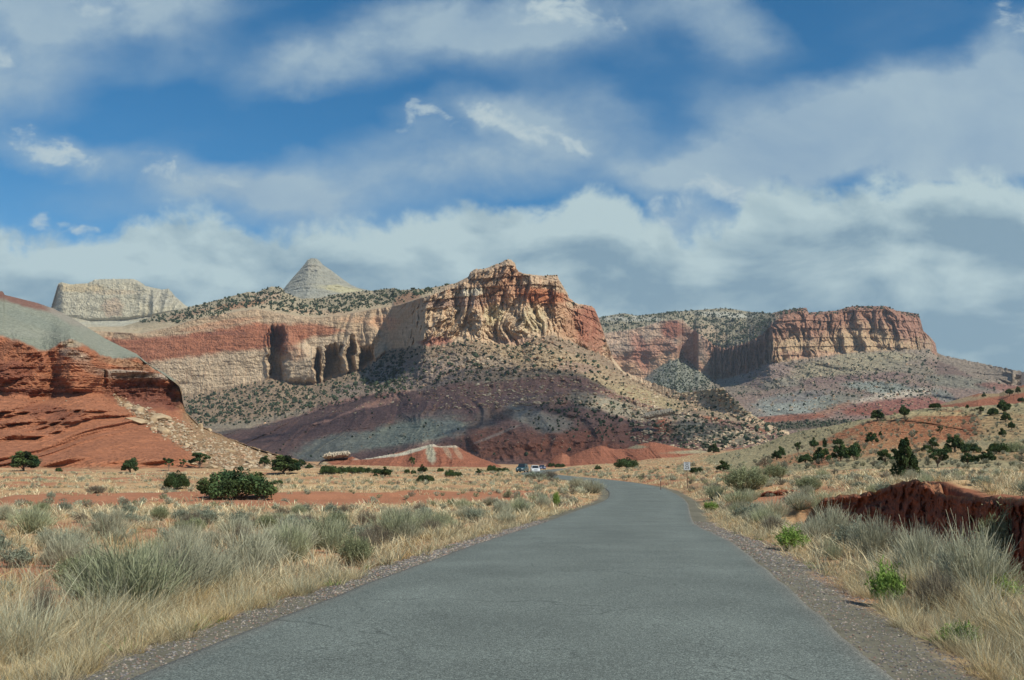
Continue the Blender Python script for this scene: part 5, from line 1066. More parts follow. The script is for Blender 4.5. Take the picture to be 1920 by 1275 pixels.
def grass_pts(n, D0, D1, px0, px1, pw, belt_amp):
    X, Y, px = scatter(n, D0, D1, px0, px1, pw); la = lat_of(X, Y); al = np.abs(la)
    wob = fbm(X/1.5, Y/1.5, 71, 3)*.5
    d = grass_density(X, Y, la); bel = sstep(HW+.45+.25*(la > 0), HW+.8+.25*(la > 0), al+wob)
    strip = bel*sstep(HW+2.9, HW+1.7, al+wob)
    cl2 = sstep(-.06, .12, fbm(X/.7, Y/.7, 72, 3)+.25*fbm(X/4, Y/4, 73, 2))
    p = np.clip(strip*belt_amp*(.14+.86*cl2)+bel*d*(cl2 if D1 < 100 else .25+.75*cl2)*(.5 if D1 < 100 else 1.0), 0, 1)
    inw = (X > 7) & (X < bankX(Y)+1.2) & (Y < 52) & (la > HW+4.2)
    p = p*np.where(inw, .1, 1)
    k = rg.uniform(0, 1, n) < p; X, Y, al, px = X[k], Y[k], al[k], px[k]
    ok = ~((Y > 70) & (px > 1450) & (Y > HD3(px)-14)) & ~((Y > 190) & (px < 640)); X, Y, al = X[ok], Y[ok], al[ok]
    return X, Y, height(X, Y), al
def grass(name, tp, n, D0, D1, px0, px1, pw, amp, label, S0=1.0):
    X, Y, Z, al = grass_pts(n, D0, D1, px0, px1, pw, amp)
    s = S0*rg.uniform(.6, 1.3, len(X))*np.where(al < HW+1.6, .62, 1); tn = (1+.13*rg.normal(size=(len(X), 1)))*np.ones(3)*np.array([1, 1, 1])
    stuff(name, tp, np.stack([X, Y, Z-.02], 1), s, rg.uniform(0, 6.28, len(X)), M_plant, label, 'grass', tint=tn); print(name, len(X))
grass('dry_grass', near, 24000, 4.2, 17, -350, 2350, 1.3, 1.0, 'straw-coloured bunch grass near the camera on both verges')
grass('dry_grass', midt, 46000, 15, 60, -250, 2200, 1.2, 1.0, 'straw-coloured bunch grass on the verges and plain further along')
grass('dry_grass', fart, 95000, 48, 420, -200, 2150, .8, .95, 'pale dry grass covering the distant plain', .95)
# small green weeds at the gravel edge
n = 1500; X, Y, px = scatter(n, 4.5, 30, -200, 2100, 1); la = lat_of(X, Y); ok = (np.abs(np.abs(la)-HW-.85-.35*(la > 0)) < .3) & (fbm(X/1.2, Y/1.2, 91, 2) > .12); X, Y = X[ok], Y[ok]
wd = [T_blades(26, .09, .07, .006, .9, (.10, .16, .04), (.22, .32, .08), rg, 2) for _ in range(3)]
stuff('green_weeds', wd, np.stack([X, Y, height(X, Y)], 1), rg.uniform(.7, 1.5, len(X)), rg.uniform(0, 6, len(X)), M_plant, 'small fresh green weeds at the gravel shoulder', 'weeds')
# gravel on both shoulders
def gravel(n, D0, D1, side, smin, smax):
    i = rg.integers(0, len(RC), n*6); P = RC[i]+0; w = (P[:, 1] > D0) & (P[:, 1] < D1); i = i[w]; P = P[w]; 
    o_ = HW+.0+(.85+.4*(side > 0))*rg.uniform(0, 1, len(i))**1.0; o_ = o_+fbm(P[:, 0], P[:, 1]/1.5, 5, 2)*.3
    t = rg.uniform(-.5, .5, len(i)); X = P[:, 0]+NR[i, 0]*o_*side+TG[i, 0]*t; Y = P[:, 1]+NR[i, 1]*o_*side+TG[i, 1]*t
    px = 960+1914*X/np.maximum(Y, 1); k = (px > -150) & (px < 2100) & (rg.random(len(X)) < np.clip(9/Y, .05, 1)); X, Y = X[k][:n], Y[k][:n]
    return X, Y, height(X, Y), rg.uniform(smin, smax, len(X))*(rg.uniform(.5, 1.2, len(X)))
I0 = (np.array([(1, 0, 0), (-1, 0, 0), (0, 1, 0), (0, -1, 0), (0, 0, 1), (0, 0, -1)], float), np.array([(0, 2, 4), (2, 1, 4), (1, 3, 4), (3, 0, 4), (2, 0, 5), (1, 2, 5), (3, 1, 5), (0, 3, 5)]))
peb = []
for c in [(.20, .19, .18), (.15, .14, .14), (.24, .20, .17), (.30, .26, .21), (.22, .15, .12), (.13, .12, .12), (.17, .16, .155)]:
    V, T = I0; V = V*rg.uniform(.6, 1.2, (6, 1))*np.array([1, .8, .55]); peb.append((V, T, np.array(c)[None]*np.ones((6, 1))))
GXs = [gravel(45000, 4.5, 45, s_, .009, .026) for s_ in (-1, 1)]
X, Y, Z, s = [np.concatenate([g[k] for g in GXs]) for k in range(4)]; s = s*np.clip(Y/12, 1, 2)
stuff('gravel', peb, np.stack([X, Y, Z+.002], 1), s, rg.uniform(0, 6, len(X)), M_gravel, 'grey and brown gravel along both road shoulders', 'gravel', tint=1+.2*rg.normal(size=(len(X), 1))*np.ones(3)); print('gravel', len(X))
# ------------------------------------------------------------------ cars, sign, posts, bare shrub, clouds, haze
def bmobj(name, bm, mat, parent=None, smooth=False):
    me = bpy.data.meshes.new(name); bmesh.ops.recalc_face_normals(bm, faces=bm.faces); bm.to_mesh(me); bm.free(); me.materials.append(mat)
    for p in me.polygons: p.use_smooth = smooth
    return link(name, me, parent)
def box(bm, x0, x1, y0, y1, z0, z1, bev=0):
    r = bmesh.ops.create_cube(bm, size=1); vs = r['verts']
    for v in vs: v.co = ((x0+x1)/2+v.co.x*(x1-x0), (y0+y1)/2+v.co.y*(y1-y0), (z0+z1)/2+v.co.z*(z1-z0))
    if bev: bmesh.ops.bevel(bm, geom=list({e for v in vs for e in v.link_edges}), offset=bev, segments=2, affect='EDGES')
def quad(bm, pts):
    bm.faces.new([bm.verts.new(p) for p in pts])
def cyl(bm, c, r, w, seg=20):
    m = Matrix.Translation(c) @ Matrix.Rotation(R(90), 4, 'Y')
    bmesh.ops.create_cone(bm, segments=seg, radius1=r, radius2=r, depth=w, cap_ends=True, matrix=m)
from mathutils import Matrix, Vector
M_glass = simple('car_glass', (.02, .025, .03), .06, spec=.8); M_tyre = simple('tyre', (.02, .02, .02), .8); M_rim = simple('rim', (.5, .5, .52), .35, .8); M_dark = simple('dark_trim', (.03, .03, .032), .6)
M_lamp = simple('lamp_glass', (.8, .82, .85), .1, spec=.8, coat=1); M_chrome = simple('chrome', (.6, .6, .62), .2, 1)
def car(P, rz, body, label, sedan=False, Lh=4.6, Wd=1.88, Hh=1.72, rack=False):
    root = empty('parked_car', P, rz); tag(root, label, 'car', 'cars stopped at the far road bend')
    mb = simple('car_paint', body, .35, .15, coat=.6, noise=.04)
    L2 = Lh/2; W2 = Wd/2; belt = Hh*.56; hood = Hh*.55
    prof = [(-L2, .38), (-L2+.03, .62), (-L2+.12, hood-.08), (-L2+1.15, hood+.04), (L2-.12 if not sedan else L2-.95, belt+.05), (L2-.1, belt), (L2, .7), (L2, .36), (L2-.4, .26), (-L2+.4, .24)]
    bm = bmesh.new(); rings = []
    for sx, f in ((-1, .93), (-.97, 1.0), (0, 1.0), (.97, 1.0), (1, .93)):
        rings.append([bm.verts.new((sx*W2, y*(.985 if abs(sx) == 1 else 1), .30+(z-.30)*(f if z > .5 else 1))) for y, z in prof])
    n = len(prof)
    for a, b in zip(rings[:-1], rings[1:]):
        for i in range(n): bm.faces.new((a[i], a[(i+1) % n], b[(i+1) % n], b[i]))
    bm.faces.new(rings[0]); bm.faces.new(rings[-1])
    bmobj('body', bm, mb, root)
    y0, y1, y2, y3 = (-L2+1.1, -L2+1.75, L2-.55, L2-.12) if not sedan else (-L2+1.15, -L2+1.9, L2-1.6, L2-.85)
    cb = [(-W2*.93, y0), (W2*.93, y0), (W2*.93, y3), (-W2*.93, y3)]; ct = [(-W2*.76, y1), (W2*.76, y1), (W2*.76, y2), (-W2*.76, y2)]
    bm = bmesh.new(); vb = [bm.verts.new((x, y, belt)) for x, y in cb]; vt = [bm.verts.new((x, y, Hh-.06)) for x, y in ct]
    for i in range(4): bm.faces.new((vb[i], vb[(i+1) % 4], vt[(i+1) % 4], vt[i]))
    bm.faces.new(vt); cabin = bmobj('cabin', bm, mb, root)
    bm = bmesh.new(); box(bm, -W2*.77, W2*.77, y1-.03, y2+.04, Hh-.08, Hh-.005, .03); bmobj('roof', bm, mb, root)
    def pane(i, a, b, c, d, nm):
        p0, p1 = Vector((*cb[i], belt)), Vector((*cb[(i+1) % 4], belt)); q0, q1 = Vector((*ct[i], Hh-.06)), Vector((*ct[(i+1) % 4], Hh-.06))
        f = lambda u, v: (p0.lerp(p1, u)).lerp(q0.lerp(q1, u), v)
        nn = (p1-p0).cross(q0-p0).normalized(); ce = Vector((0, (y0+y3)/2, belt)); nn = nn if nn.dot(f(.5, .5)-ce) > 0 else -nn
        bm = bmesh.new(); a_, b_, c_, d_ = [f(u, v)+nn*.012 for u, v in ((a, c), (b, c), (b, d), (a, d))]; quad(bm, [a_, b_, c_, d_]); bmobj(nm, bm, M_glass, root)
    pane(0, .05, .95, .08, .93, 'windshield'); pane(2, .08, .92, .1, .88, 'rear_window')
    for i in (1, 3): 
        pane(i, .10 if i == 1 else .62, .38 if i == 1 else .90, .1, .86, 'side_window'); pane(i, .41 if i == 1 else .30, .70 if i == 1 else .59, .1, .86, 'side_window')
    for sx in (-1, 1):
        for yy in (-L2+.88, L2-.9):
            bm = bmesh.new(); cyl(bm, (sx*(W2-.10), yy, .34), .34, .24); w = bmobj('wheel', bm, M_tyre, root)
            bm = bmesh.new(); cyl(bm, (sx*(W2+.022), yy, .34), .21, .02, 14); bmobj('rim', bm, M_rim, w)
        bm = bmesh.new(); box(bm, sx*(W2-.45)-.19, sx*(W2-.45)+.27*sx*.3+.19, -L2-.03, -L2+.1, .62, .78, .02); bmobj('headlight', bm, M_lamp, root)
        bm = bmesh.new(); box(bm, sx*(W2+.09)-.1, sx*(W2+.09)+.1, y0+.32, y0+.44, belt+.03, belt+.2, .03); bmobj('mirror', bm, mb, root)
    bm = bmesh.new(); box(bm, -.46, .46, -L2-.025, -L2+.05, .58, .74, .02); bmobj('grille', bm, M_dark, root)
    bm = bmesh.new(); box(bm, -W2*.88, W2*.88, -L2-.07, -L2+.1, .30, .5, .04); bmobj('bumper', bm, mb, root)
    bm = bmesh.new(); box(bm, -W2*.5, W2*.5, -L2-.08, -L2-.04, .27, .36, .01); bmobj('air_intake', bm, M_dark, root)
    if rack:
        bm = bmesh.new()
        for sx in (-.55, .55): box(bm, sx-.02, sx+.02, y1+.1, y2-.1, Hh+.04, Hh+.08)
        for yy in np.linspace(y1+.2, y2-.2, 4): box(bm, -.6, .6, yy-.02, yy+.02, Hh+.03, Hh+.07)
        bmobj('roof_rack', bm, M_dark, root)
    return root
def at(x, D):
    X = (x-960)/1914*D; return (X, D, float(height(np.array([X]), np.array([float(D)]))[0]))
p = at(1003, 232); car((p[0], p[1], p[2]+.06), R(4), (.72, .73, .74), 'white SUV facing the camera on the road at the far bend')
p = at(979.5, 214); car((p[0], p[1], p[2]+.35), R(-14), (.03, .085, .10), 'dark teal SUV with a roof rack left of the white one', Lh=4.4, Wd=1.8, Hh=1.75, rack=True)
p = at(1016, 330); car((p[0], p[1], p[2]+.25), R(8), (.05, .09, .22), 'small dark blue car farthest away behind the white one', sedan=True, Lh=4.5, Wd=1.8, Hh=1.45)
# speed limit sign
M_sign = simple('sign_white', (.42, .44, .46), .5); M_signk = simple('sign_black', (.02, .02, .022), .5); M_post = simple('rusty_post', (.12, .07, .045), .85, .2, noise=.3)
def text(body, size, x, z, parent, y):
    cu = bpy.data.curves.new('lettering', 'FONT'); cu.body = body; cu.size = size; cu.align_x = 'CENTER'; cu.align_y = 'CENTER'; cu.extrude = .001; cu.offset = size*.018
    t = bpy.data.objects.new('tmp', cu); COL.objects.link(t); dg = bpy.context.evaluated_depsgraph_get(); me = bpy.data.meshes.new_from_object(t.evaluated_get(dg)); bpy.data.objects.remove(t)
    me.materials.clear(); me.materials.append(M_signk); o = link('lettering', me, parent); o.location = (x, y, z); o.rotation_euler = (R(90), 0, 0); return o
D_ = 88.0; px_s = 1288; Xs = (px_s-960)/1914*D_; zt = zy(866.0, D_); zb_ = zy(906, D_)
sg = empty('speed_limit_sign', (Xs, D_, zb_), R(4)); tag(sg, 'white speed limit 25 sign on a thin rusty post right of the road', 'road sign')
ph = zt-zb_
bm = bmesh.new(); box(bm, -.03, .03, .012, .05, -.4, ph-.05); bmobj('post', bm, M_post, sg)
bm = bmesh.new(); box(bm, -.29, .29, -.004, .004, ph-.70, ph, .0); 
pl_ = bmobj('plate', bm, M_sign, sg)
bm = bmesh.new()
for a, b, c, d in ((-.275, .275, ph-.027, ph-.016), (-.275, .275, ph-.684, ph-.673), (-.275, -.264, ph-.673, ph-.027), (.264, .275, ph-.673, ph-.027)): box(bm, a, b, -.0075, -.0045, c, d)
bmobj('border', bm, M_signk, sg)
text('SPEED', .13, 0, ph-.105, sg, -.006); text('LIMIT', .13, 0, ph-.225, sg, -.006); text('25', .40, 0, ph-.47, sg, -.006)
# marker posts
for x, yb, yt, D, lb in [(1238, 907.5, 891, 104, 'thin rusty marker post left of the speed sign'), (1108.5, 907, 896, 124, 'short dark marker post on the inside of the bend'), (990.5, 893, 877, 170, 'thin marker post between the two nearest cars'), (1064.5, 890, 881, 190, 'pale thin marker post beyond the far road bend')]:
    P = at(x, D); h = (yb-yt)*D/1914; z0 = zy(yb, D); z0 = max(min(z0, P[2]+.3), P[2]-.1)
    r = empty('marker_post', (P[0], P[1], z0)); tag(r, lb, 'post', 'marker posts along the road')
    bm = bmesh.new(); box(bm, -.035, .035, -.02, .02, -.3, h, .008); bmobj('post', bm, M_post, r)
    bm = bmesh.new(); box(bm, -.04, .04, -.026, -.021, h-.22, h-.04, .0); bmobj('reflector', bm, simple('reflector', (.35, .33, .3), .3), r)
# bare shrub
def bare(P, h, label):
    VV = []; TT = []; off = 0; g = np.random.default_rng(5)
    def grow(p, d, L_, r, lv):
        nonlocal off
        q = p+d*L_; mid = (p+q)/2+g.normal(size=3)*L_*.06; v, t = tube([p, mid, q], [r, r*.8, r*.6], 4); VV.append(v); TT.append(t+off); off += len(v)
        if lv <= 0: return
        for _ in range(4 if lv > 1 else 3):
            nd = d+g.normal(size=3)*.55; nd[2] = abs(nd[2])*.8+.15; nd /= np.linalg.norm(nd); grow(p+d*L_*g.uniform(.45, 1), nd, L_*g.uniform(.6, .8), r*.55, lv-1)
    for _ in range(4):
        d = g.normal(size=3)*.45; d[2] = 1; d /= np.linalg.norm(d); grow(np.array([0, 0, -.05]), d, h*.36, h*.018, 4)
    V = np.concatenate(VV); T = np.concatenate(TT); o = link('bare_shrub', mesh_np('bare_shrub', V, T, M_bark, None, True)); o.location = P; tag(o, label, 'shrub')
P = ghit(1433, 880, 20, 400); bare(P, 32*P[1]/1914, 'leafless grey twiggy shrub on the tan slope above the olive bush')
# clouds overhead (real, outside the frame): the largest shades the lower slopes of the central mesa
M_cloud, nt_, b_ = newmat('cloud_vapour'); b_.inputs['Base Color'].default_value = (.85, .86, .88, 1); b_.inputs['Roughness'].default_value = 1
tr_ = nt_.nodes.new('ShaderNodeBsdfTransparent'); mx_ = nt_.nodes.new('ShaderNodeMixShader'); mx_.inputs[0].default_value = .36
nt_.links.new(tr_.outputs[0], mx_.inputs[1]); nt_.links.new(b_.outputs[0], mx_.inputs[2]); nt_.links.new(mx_.outputs[0], [n for n in nt_.nodes if n.type == 'OUTPUT_MATERIAL'][0].inputs[0])
def cloud(cx, cy, cz, rx, ry, rz_, ang, seed):
    V, T = ico(4); n = fbm(V[:, 0]*1.6, V[:, 1]*1.6, V[:, 2]*1.6+seed, 4); V = V*(1+.55*n)[:, None]
    V = V*np.array([rx, ry, rz_]); ca, sa = math.cos(R(ang)), math.sin(R(ang)); V = np.stack([V[:, 0]*ca-V[:, 1]*sa+cx, V[:, 0]*sa+V[:, 1]*ca+cy, V[:, 2]+cz], 1)
    o = link('cloud', mesh_np('cloud', V, T, M_cloud, None, True)); tag(o, kind='structure')
def cloud_over(tx, ty, tz, H, rx, ry, ang, seed):
    k = (H-tz)/math.tan(SUN_EL); cloud(tx+math.sin(SUN_AZ)*k, ty+math.cos(SUN_AZ)*k, H, rx, ry, 26, ang, seed)

cloud_over(-190, 1160, 60, 1150, 300, 190, 24, 2)
cloud_over(70, 1000, 40, 1150, 130, 110, 0, 5)
cloud_over(-360, 1380, 90, 1150, 150, 110, 30, 9)
# ------------------------------------------------------------------ sky, sun, camera
def build_world():
    w = bpy.data.worlds.new('World'); scene.world = w; w.use_nodes = True
    nt = w.node_tree; L = nt.links.new; nt.nodes.clear()
    out = N(nt, 'ShaderNodeOutputWorld'); bg = N(nt, 'ShaderNodeBackground'); STR = .1; bg.inputs[1].default_value = STR
    sky = N(nt, 'ShaderNodeTexSky'); sky.sky_type = 'NISHITA'; sky.sun_disc = False
    sky.sun_elevation = SUN_EL; sky.sun_rotation = SUN_AZ; sky.altitude = 1600; sky.air_density = 1.0; sky.dust_density = .6; sky.ozone_density = 1.6
    tc = N(nt, 'ShaderNodeTexCoord'); sep = N(nt, 'ShaderNodeSeparateXYZ'); L(tc.outputs['Generated'], sep.inputs[0])
    def M(op, a, b=None, c=None, clamp=False):
        n = N(nt, 'ShaderNodeMath', operation=op, use_clamp=clamp)
        for i, v in enumerate((a, b, c)):
            if v is None: continue
            if isinstance(v, (int, float)): n.inputs[i].default_value = v
            else: L(v, n.inputs[i])
        return n.outputs[0]
    ay = M('MAXIMUM', M('ABSOLUTE', sep.outputs[1]), .12)
    s = M('DIVIDE', sep.outputs[0], ay); t = M('DIVIDE', sep.outputs[2], ay)
    # s,t in units where 1.0 = 1000 px of the picture scale
    s = M('MULTIPLY', s, 1.9); t = M('MULTIPLY', t, 1.9)
    def ST(x, y):
        a, dy, dz = raydir(x, y); return float(a/dy)*1.9, float(dz/dy)*1.9
    cv = N(nt, 'ShaderNodeCombineXYZ'); L(s, cv.inputs[0]); L(t, cv.inputs[1])
    def noise(vec, scale, det=6, rough=.55, stretch=(1, 1, 1), dist=0, off=(0, 0, 0)):
        mp = N(nt, 'ShaderNodeMapping'); mp.inputs['Scale'].default_value = stretch; mp.inputs['Location'].default_value = off; L(vec, mp.inputs[0])
        n = N(nt, 'ShaderNodeTexNoise'); n.inputs['Scale'].default_value = scale; n.inputs['Detail'].default_value = det; n.inputs['Roughness'].default_value = rough; n.inputs['Distortion'].default_value = dist
        L(mp.outputs[0], n.inputs['Vector']); return n
    # domain warp
    wn = noise(cv.outputs[0], 5, 5, .6, (1, 1.4, 1))
    v1 = N(nt, 'ShaderNodeVectorMath', operation='SUBTRACT'); L(wn.outputs['Color'], v1.inputs[0]); v1.inputs[1].default_value = (.5, .5, .5)
    def warp(amt):
        v2 = N(nt, 'ShaderNodeVectorMath', operation='MULTIPLY_ADD'); L(v1.outputs[0], v2.inputs[0]); v2.inputs[1].default_value = (amt, amt*.7, 0); L(cv.outputs[0], v2.inputs[2]); return v2.outputs[0]
    def blobs(vec, items):
        tot = None
        for (cx, cy, rx, ry, ang, amp) in items:
            u, v = ST(cx, cy)
            mp = N(nt, 'ShaderNodeMapping', vector_type='TEXTURE'); mp.inputs['Location'].default_value = (u, v, 0)
            mp.inputs['Rotation'].default_value = (0, 0, -R(ang)); mp.inputs['Scale'].default_value = (rx/1000, ry/1000, 1); L(vec, mp.inputs[0])
            ln = N(nt, 'ShaderNodeVectorMath', operation='LENGTH'); L(mp.outputs[0], ln.inputs[0])
            mr = N(nt, 'ShaderNodeMapRange', interpolation_type='SMOOTHERSTEP'); mr.inputs[1].default_value = 1.35; mr.inputs[2].default_value = 0.1; mr.inputs[3].default_value = 0; mr.inputs[4].default_value = amp
            L(ln.outputs['Value'], mr.inputs[0]); tot = mr.outputs[0] if tot is None else M('ADD', tot, mr.outputs[0])
        return tot
    soft = blobs(warp(.16), [(170, 10, 330, 85, 0, .75), (60, 130, 200, 110, 0, .4), (340, 110, 150, 80, -20, .25), (740, 70, 330, 85, -12, .5), (560, 130, 200, 60, -18, .3), (1010, 40, 260, 80, 0, .5), (1330, 25, 190, 90, 25, .5),
        (1090, 230, 190, 90, 20, .45), (350, 325, 240, 50, 12, .45), (600, 340, 200, 75, -4, .42), (870, 290, 240, 60, 8, .35), (1700, 200, 300, 100, -10, .85), (1880, 230, 220, 120, 0, .6), (1480, 280, 240, 75, -8, .5), (1370, 190, 120, 70, 0, .2), (1910, 110, 90, 110, 0, .6), (1200, 330, 120, 40, 0, .2), (1450, 200, 160, 60, 0, .25), (1600, 260, 300, 60, 0, .5), (480, 380, 420, 60, 4, .35), (940, 330, 300, 70, 0, .3), (980, 235, 170, 60, 20, .35), (1000, 100, 300, 60, 0, .2), (1350, 320, 200, 60, 0, .4), (1750, 300, 330, 70, 0, .75), (1290, 420, 110, 60, 0, .5), (950, 225, 140, 50, 25, .3), (1050, 60, 120, 50, 0, .3), (100, 285, 130, 40, 10, .3), (790, 215, 90, 40, 10, .2), (-300, 200, 400, 150, 0, .5), (2400, 200, 400, 250, 0, .7)])
    crisp = blobs(warp(.24), [(752, 212, 40, 14, -35, .5), (800, 208, 44, 12, 20, .5), (840, 232, 40, 18, 20, .6), (915, 222, 56, 22, 30, .95), (965, 252, 60, 22, 35, .8), (1020, 244, 60, 20, 10, .8), (1075, 272, 44, 26, 40, .85), (1085, 38, 95, 34, 8, .9), (1010, 35, 70, 25, 0, .5), (95, 278, 100, 24, 16, .95), (250, 300, 34, 24, 0, .6), (320, 318, 70, 30, 20, .75), (430, 345, 60, 25, 10, .5), (105, 398, 36, 20, 20, .6), (170, 418, 32, 18, 0, .6), (1345, 350, 55, 34, -10, .75), (1270, 375, 46, 36, 20, .6), (1905, 40, 40, 40, 20, .7), (200, 20, 130, 30, 10, .5), (5, 95, 30, 30, 0, .5), (1160, 325, 30, 10, 0, .5)])
    nA = noise(cv.outputs[0], 4.5, 8, .58, (1, 1.3, 1), .3); nB = noise(cv.outputs[0], 13, 9, .66, (1, 1.5, 1), .5, (3, 1, 0)); nC = noise(cv.outputs[0], 2.4, 5, .5, (1, 2.2, 1), .2, (7, 2, 0))
    # soft veil
    sv = M('MULTIPLY', soft, M('MULTIPLY_ADD', nA.outputs[0], 2.0, .35)); sv = M('ADD', sv, M('MULTIPLY_ADD', nC.outputs[0], .6, -.31)); sv = M('MULTIPLY', sv, M('MULTIPLY_ADD', nB.outputs[0], .9, .55)); sv = M('MINIMUM', M('MAXIMUM', sv, 0.0), .88)
    cm = N(nt, 'ShaderNodeMapRange', interpolation_type='SMOOTHSTEP'); cm.inputs[1].default_value = .05; cm.inputs[2].default_value = 1.35
    L(M('ADD', crisp, M('MULTIPLY_ADD', nB.outputs[0], 3.4, -1.75)), cm.inputs[0])
    cmask = M('MULTIPLY', M('MULTIPLY', cm.outputs[0], M('MINIMUM', M('MULTIPLY', crisp, 3.0), 1.0)), .85)
    # bank along the horizon: top edge curve
    fc = N(nt, 'ShaderNodeFloatCurve'); fc.inputs[0].default_value = 1
    pts = [(-200, 400), (0, 432), (60, 446), (200, 432), (270, 405), (320, 388), (370, 388), (440, 404), (470, 420), (530, 428), (620, 408), (720, 415), (770, 395), (850, 380), (950, 382), (1040, 370), (1120, 345), (1170, 360), (1210, 400), (1250, 415), (1280, 450), (1310, 430), (1370, 400), (1410, 352), (1480, 345), (1540, 355), (1600, 350), (1680, 335), (1750, 318), (1830, 315), (1920, 330), (2200, 300)]
    S0, S1 = ST(-400, 500)[0], ST(2300, 500)[0]
    cmap = fc.mapping; cur = cmap.curves[0]
    pp = [((ST(x, y)[0]-S0)/(S1-S0), ST(x, y)[1]) for x, y in pts]
    cur.points[0].location = (0, pp[0][1]); cur.points[1].location = (1, pp[-1][1])
    for q in pp: cur.points.new(*q)
    for q in cur.points: q.handle_type = 'AUTO'
    cmap.update()
    sn = N(nt, 'ShaderNodeMapRange'); sn.inputs[1].default_value = S0; sn.inputs[2].default_value = S1; L(s, sn.inputs[0]); L(sn.outputs[0], fc.inputs[1])
    top = fc.outputs[0]
    nD = noise(cv.outputs[0], 9, 9, .62, (1, 1.15, 1), .2, (11, 0, 0))
    dep = M('ADD', M('SUBTRACT', top, t), M('MULTIPLY_ADD', nD.outputs[0], .16, -.08))       # depth below the cloud top
    bm = N(nt, 'ShaderNodeMapRange', interpolation_type='SMOOTHSTEP'); bm.inputs[1].default_value = -.012; bm.inputs[2].default_value = .035; L(dep, bm.inputs[0])
    # shading of the bank: bright upper billows, grey-blue lower parts; relief from offset noise
    nE0 = noise(cv.outputs[0], 3.6, 7, .55, (1, 1.9, 1), .4, (5, 5, 0)); nE1 = noise(cv.outputs[0], 3.6, 7, .55, (1, 1.9, 1), .4, (4.955, 4.90, 0))
    rel = M('SUBTRACT', nE0.outputs[0], nE1.outputs[0])
    dn = N(nt, 'ShaderNodeMapRange', interpolation_type='SMOOTHSTEP'); dn.inputs[1].default_value = .0; dn.inputs[2].default_value = .17; dn.inputs[3].default_value = .95; dn.inputs[4].default_value = .36; L(dep, dn.inputs[0])
    rb = blobs(warp(.1), [(230, 500, 280, 70, 0, .3), (420, 470, 120, 40, 0, .15), (620, 470, 160, 40, 0, .12), (1080, 430, 140, 80, 0, .3), (1560, 400, 120, 40, 0, .12), (1750, 340, 150, 40, 0, .1), (1800, 450, 260, 26, 4, -.3), (1500, 470, 120, 40, 0, -.1), (420, 540, 160, 25, 5, -.3), (1850, 600, 260, 60, 0, -.35), (60, 540, 200, 30, 0, -.15), (1900, 640, 160, 60, 0, -.25)])
    br = M('ADD', M('ADD', dn.outputs[0], M('MULTIPLY', rel, 3.4)), M('ADD', rb, M('MULTIPLY_ADD', nA.outputs[0], .5, -.25)), clamp=True)
    def mix(f, a, b):
        n = N(nt, 'ShaderNodeMix', data_type='RGBA'); 
        if isinstance(f, float): n.inputs['Factor'].default_value = f
        else: L(f, n.inputs['Factor'])
        for k, v in (('A', a), ('B', b)):
            i = [q for q in n.inputs if q.name == k and q.type == 'RGBA'][0]
            if isinstance(v, tuple): i.default_value = (*v, 1)
            else: L(v, i)
        return [q for q in n.outputs if q.type == 'RGBA'][0]
    E = lambda c: tuple(float(q)/STR/SKYX for q in (((np.array(c)/255.+.055)/1.055)**2.4))
    bankc = mix(br, E((132, 160, 176)), E((190, 210, 212)))
    softc = mix(M('MULTIPLY_ADD', nA.outputs[0], 1.6, -.3, clamp=True), E((140, 168, 192)), E((180, 200, 208)))
    # low veil so the right bank fades out to blue-grey at the horizon
    c0 = mix(1.0, sky.outputs[0], sky.outputs[0])
    hs = N(nt, 'ShaderNodeHueSaturation'); hs.inputs['Saturation'].default_value = SKYS; hs.inputs['Value'].default_value = SKYV; hs.inputs['Hue'].default_value = .492; L(sky.outputs[0], hs.inputs['Color'])
    c = mix(sv, hs.outputs[0], softc)
    c = mix(cmask, c, E((192, 208, 212)))
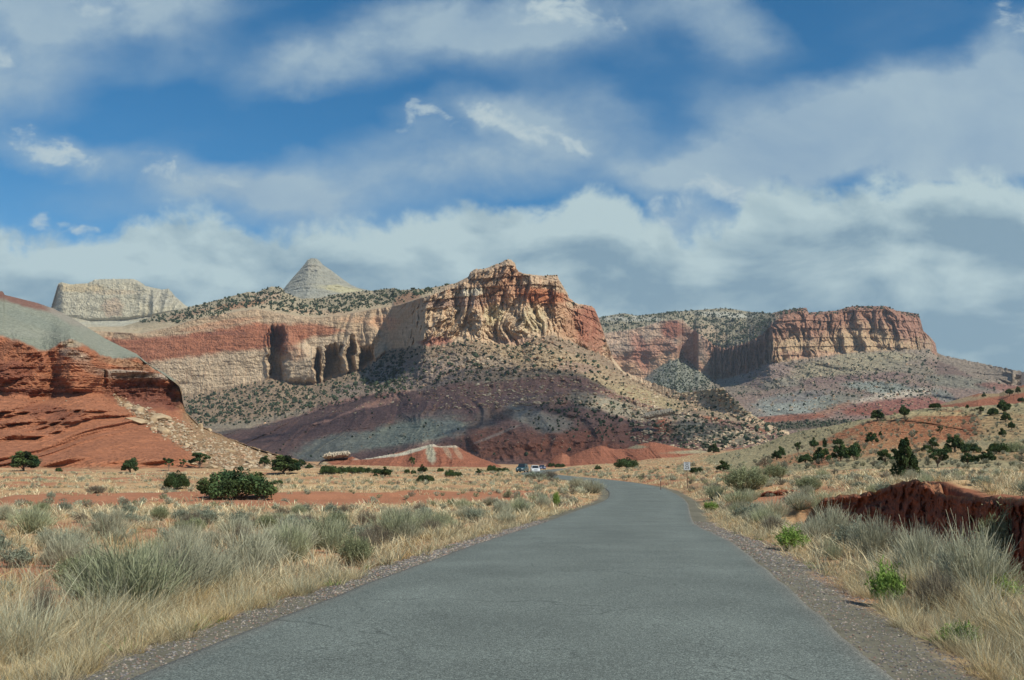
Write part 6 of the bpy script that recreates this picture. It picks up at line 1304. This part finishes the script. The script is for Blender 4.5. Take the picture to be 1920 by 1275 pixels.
    c = mix(M('MULTIPLY', bm.outputs[0], .93), c, bankc)
    L(c, bg.inputs[0]); L(bg.outputs[0], out.inputs[0])
SKYX, SKYS, SKYV = 2**EXPO, 1.42, .66
build_world(); scene.world.cycles.sampling_method = 'MANUAL'; scene.world.cycles.sample_map_resolution = 256
sd = bpy.data.lights.new('sun', 'SUN'); sd.energy = 3.15; sd.angle = R(.53); sd.color = (1, .955, .82)
so = bpy.data.objects.new('sun', sd); COL.objects.link(so)
from mathutils import Vector, Matrix
sv_ = Vector((math.sin(SUN_AZ)*math.cos(SUN_EL), math.cos(SUN_AZ)*math.cos(SUN_EL), math.sin(SUN_EL)))
so.rotation_euler = sv_.to_track_quat('Z', 'Y').to_euler(); so.location = (60, -60, 90)
cd = bpy.data.cameras.new('camera'); cam = bpy.data.objects.new('camera', cd); COL.objects.link(cam)
cd.sensor_fit = 'HORIZONTAL'; cd.sensor_width = 36; cd.lens = F/1920*36; cd.clip_end = 20000; cd.clip_start = .05
cam.location = (0, 0, EYE); cam.rotation_euler = (R(90)+PITCH, 0, 0)
scene.camera = cam
scene.view_settings.view_transform = 'Standard'; scene.view_settings.look = 'None'; scene.view_settings.exposure = EXPO; scene.view_settings.gamma = 1
scene.cycles.use_denoising = True
scene.cycles.max_bounces = 5; scene.cycles.diffuse_bounces = 3; scene.cycles.transparent_max_bounces = 6
# ------------------------------------------------------------------ haze
def haze():
    bm = bmesh.new(); box(bm, -4500, 4500, -600, 5600, -12, 900)
    m = bpy.data.materials.new('haze'); m.use_nodes = True; nt = m.node_tree; nt.nodes.clear()
    out = N(nt, 'ShaderNodeOutputMaterial'); v = N(nt, 'ShaderNodeVolumePrincipled'); v.inputs['Color'].default_value = (.84, .92, 1.0, 1); v.inputs['Density'].default_value = HAZE; v.inputs['Anisotropy'].default_value = .2
    nt.links.new(v.outputs[0], out.inputs['Volume'])
    o = bmobj('haze', bm, m); tag(o, 'pale haze filling the air over the plain', 'haze', kind='stuff')
HAZE = 4.2e-5
haze()
scene.cycles.volume_bounces = 0
